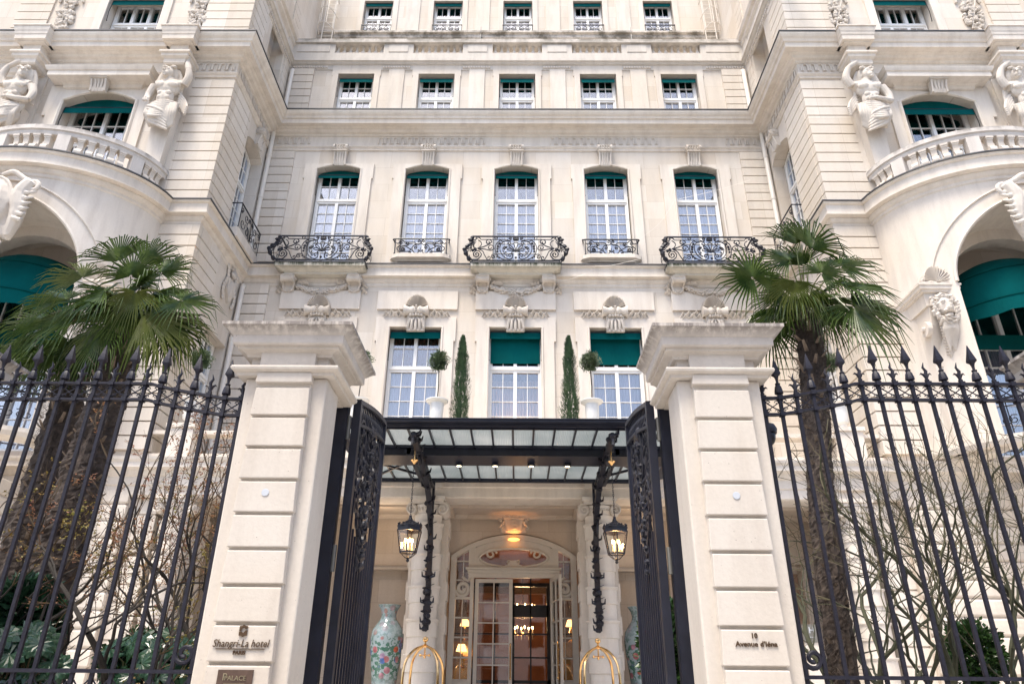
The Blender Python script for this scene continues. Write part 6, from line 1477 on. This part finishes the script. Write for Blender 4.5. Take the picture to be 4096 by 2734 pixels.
def bush(label,c,r,n,mat,seed,ls=.05,name='shrub',stem=True):
    rnd=random.Random(seed); K=thing(name,label,'shrub',(c[0],c[1],0)); m=MB()
    for k in range(n):
        u=Vector((rnd.gauss(0,1),rnd.gauss(0,1),rnd.gauss(0,1))).normalized()*(.35+.65*rnd.random()**.5); bl=.8+.3*mnoise.noise(Vector(u)*2.2+Vector((seed,0,0)))
        p=Vector(c)+Vector((u.x*r[0],u.y*r[1],u.z*r[2]))*bl; d=(u+Vector((rnd.uniform(-.8,.8),rnd.uniform(-.8,.8),rnd.uniform(-.5,.6)))).normalized(); s_=d.orthogonal().normalized(); s_=Matrix.Rotation(rnd.random()*6.28,3,d)@s_; l=ls*rnd.uniform(.7,1.3); nn=d.cross(s_)*l*.12
        m.add([tuple(p),tuple(p+d*l*.5+s_*l*.3+nn),tuple(p+d*l),tuple(p+d*l*.5-s_*l*.3+nn)],[(0,1,2,3)])
    m.build('foliage',mat,K)
    m=MB()
    for k in range(6): m.tube([(c[0],c[1],0),(c[0]+rnd.uniform(-.5,.5)*r[0],c[1]+rnd.uniform(-.5,.5)*r[1],c[2])],[.02,.008],5)
    m.build('stem','bark',K)
bush('rounded camellia shrub under the bare trees behind the right fence',tuple(px(3900,2620,9.0)),(.36,.36,.45),2600,'bush',51,.075)
bush('dark leafy shrub at the base of the left palms',tuple(px(560,2640,8.6)),(.48,.36,.36),2600,'bush',52,.07)
bush('green shrub seen through the gap beside the right gate post',(XG+2.05,9.6,2.05),(.4,.4,.7),2400,'bush',53,.10)
bush('low green shrub at the far left foot of the palm',tuple(px(60,2480,8.4)),(.5,.4,.5),1600,'fatsia',54,.16)
def fatsia(label,c,n,R_,seed,h):
    rnd=random.Random(seed); K=thing('fatsia_plant',label,'plant',(c[0],c[1],0)); m=MB(); st=MB()
    for k in range(n):
        a=rnd.random()*2*PI; rr=R_*rnd.random()**.6; p=Vector((c[0]+rr*cos(a),c[1]+rr*sin(a)*.6,h+c[2]*rnd.uniform(-1,1)*(1-.4*rr/R_))); st.tube([(c[0]+rr*.2*cos(a),c[1],0.2),(c[0]+rr*.7*cos(a),c[1]+rr*.4*sin(a),p.z-.12),tuple(p)],[.012,.008,.005],4)
        nrm=(Vector((cos(a)*.7,sin(a)*.5-.75,.75))+Vector((rnd.uniform(-.3,.3),)*3)).normalized(); u,v=facing(nrm); ro=rnd.random()*6.28; L=rnd.uniform(.14,.22)
        for j in range(9):
            t=ro+2*PI*j/10.5; ax=u*cos(t)+v*sin(t); s_=ax.cross(nrm)*L*.17; e=p+ax*L*rnd.uniform(.85,1.05)-nrm*L*.18
            m.add([tuple(p),tuple(p+ax*L*.35+s_*.75),tuple(p+ax*L*.68+s_*1.15-nrm*.01),tuple(e),tuple(p+ax*L*.68-s_*1.15-nrm*.01),tuple(p+ax*L*.35-s_*.75),tuple(p+ax*L*.6+nrm*.008)],[(0,1,6),(1,2,6),(2,3,6),(3,4,6),(4,5,6),(5,0,6)])
    m.build('leaves','fatsia',K); st.build('stem','twig',K)
c=px(640,2640,7.9); fatsia('broad-leaved glossy plant behind the bottom of the left fence',(c.x,7.9,.36),60,.62,61,1.75)
c=px(60,2650,7.7); fatsia('broad-leaved glossy plant in the bottom left corner',(c.x,7.7,.3),40,.45,62,1.8)
# topiary
def topiary(x,label,first=[None]):
    y=YW+.2; z=7.66; 
    if first[0] is not None: return dup(first[0],(x,y,z),label)
    K=thing('topiary_tree',label,'topiary',(x,y,z),'round topiary trees in white urns on the terrace'); first[0]=K
    m=MB(); m.lathe([(.13,0),(.14,.04),(.07,.10),(.07,.14),(.15,.20),(.175,.30),(.18,.45),(.185,.62),(.19,.68),(.26,.715),(.30,.745),(.30,.77),(.19,.77),(.17,.72)],(x,y,z),24); m.build('urn','urn',K,smooth=True)
    m=MB(); m.tube([(x,y,z+.7),(x+.02,y,z+1.2),(x,y,z+1.75)],.016,6); m.build('stem','bark',K)
    m=MB(); rnd=random.Random(5)
    for k in range(3000):
        u=Vector((rnd.gauss(0,1),rnd.gauss(0,1),rnd.gauss(0,1))).normalized()*(rnd.random()**.4)*.24*(1+.16*sin(k)); p=Vector((x,y,z+1.93))+u*(1+.5*mnoise.noise(u*9))
        d=(u.normalized()+Vector((rnd.uniform(-.7,.7),rnd.uniform(-.7,.7),rnd.uniform(-.7,.7)))).normalized(); s_=d.orthogonal().normalized()*.015; l=.055
        m.add([tuple(p),tuple(p+d*l*.5+s_),tuple(p+d*l),tuple(p+d*l*.5-s_)],[(0,1,2,3)])
    for k in range(14):
        u=Vector((rnd.gauss(0,1),rnd.gauss(0,1),abs(rnd.gauss(0,1)))).normalized(); m.ell(Vector((x,y,z+1.93))+u*.0,(.02,.02,.02),4,3)
    m.build('foliage','box',K); return K
topiary(X0-2.05,'round topiary in a white urn, just left of the left slim cypress')
for x,l in ((2.05,'round topiary in a white urn, just right of the right slim cypress'),(-4.15,'topiary ball peeping out beside the left gate pier cap'),(4.15,'topiary in a white urn mostly hidden behind the right gate pier'),(-8.55,'topiary ball above the left fence by the downpipe'),(8.55,'topiary ball and urn beside the right palm trunk')): topiary(X0+x,l)
def cypress(x,label,seed):
    y=YW+.45; K=thing('cypress_tree',label,'cypress',(x,y,6.68),'slim cypresses on the terrace'); rnd=random.Random(seed); m=MB(); H=3.75
    for k in range(7500):
        t=rnd.random()**.85; z=.5+t*(H-.5); rr=.275*(math.sin(min(1,(t+.12)*1.6)*PI/2))*(1-t)**.55*1.15; a=rnd.random()*2*PI; q=rr*(.55+.5*rnd.random())*(1+.22*sin(a*3+z*3)+.25*sin(z*9+a*2)*rnd.random())
        p=Vector((x+q*cos(a),y+q*sin(a),6.68+z)); d=Vector((cos(a)*.45,sin(a)*.45,1)).normalized(); l=rnd.uniform(.05,.11); s_=Vector((-sin(a),cos(a),0))*.009
        m.add([tuple(p-s_),tuple(p+s_),tuple(p+d*l)],[(0,1,2)])
        if k%3==0:
            for j in (-1,1): e=p+d*l*.5; m.add([tuple(e),tuple(e+d*.02),tuple(e+(d+Vector((-sin(a),cos(a),0))*j*.8)*.04)],[(0,1,2)])
    m.build('foliage','cypress',K)
    m=MB(); m.tube([(x,y,7.1),(x,y,6.68+H*.85)],[.03,.01],6); m.build('trunk','bark',K)
    m=MB(); m.lathe([(.2,6.69),(.26,7.2),(.28,7.22),(.24,7.22)],(x,y,0),16); m.build('pot','urn',K,smooth=True)
cypress(X0-1.45,'slim cypress between the left and central first floor windows',71); cypress(X0+1.5,'slim cypress between the central and right first floor windows',72)

# thin cables sagging across the facade
m=MB(); Yc=YC-.12
for pts in (((3000,720),(2870,760),(2700,800)),((2700,800),(2640,890),(2560,955)),((2340,1095),(2230,1120),(2060,1050),(1950,1040)),((2560,1035),(2450,1060),(2380,1062))):
    m.tube(smooth2([tuple(px(u,v,Yc-.35)) for u,v in pts],5),.006,3)
m.build('thin_cable','pipe',PAL)
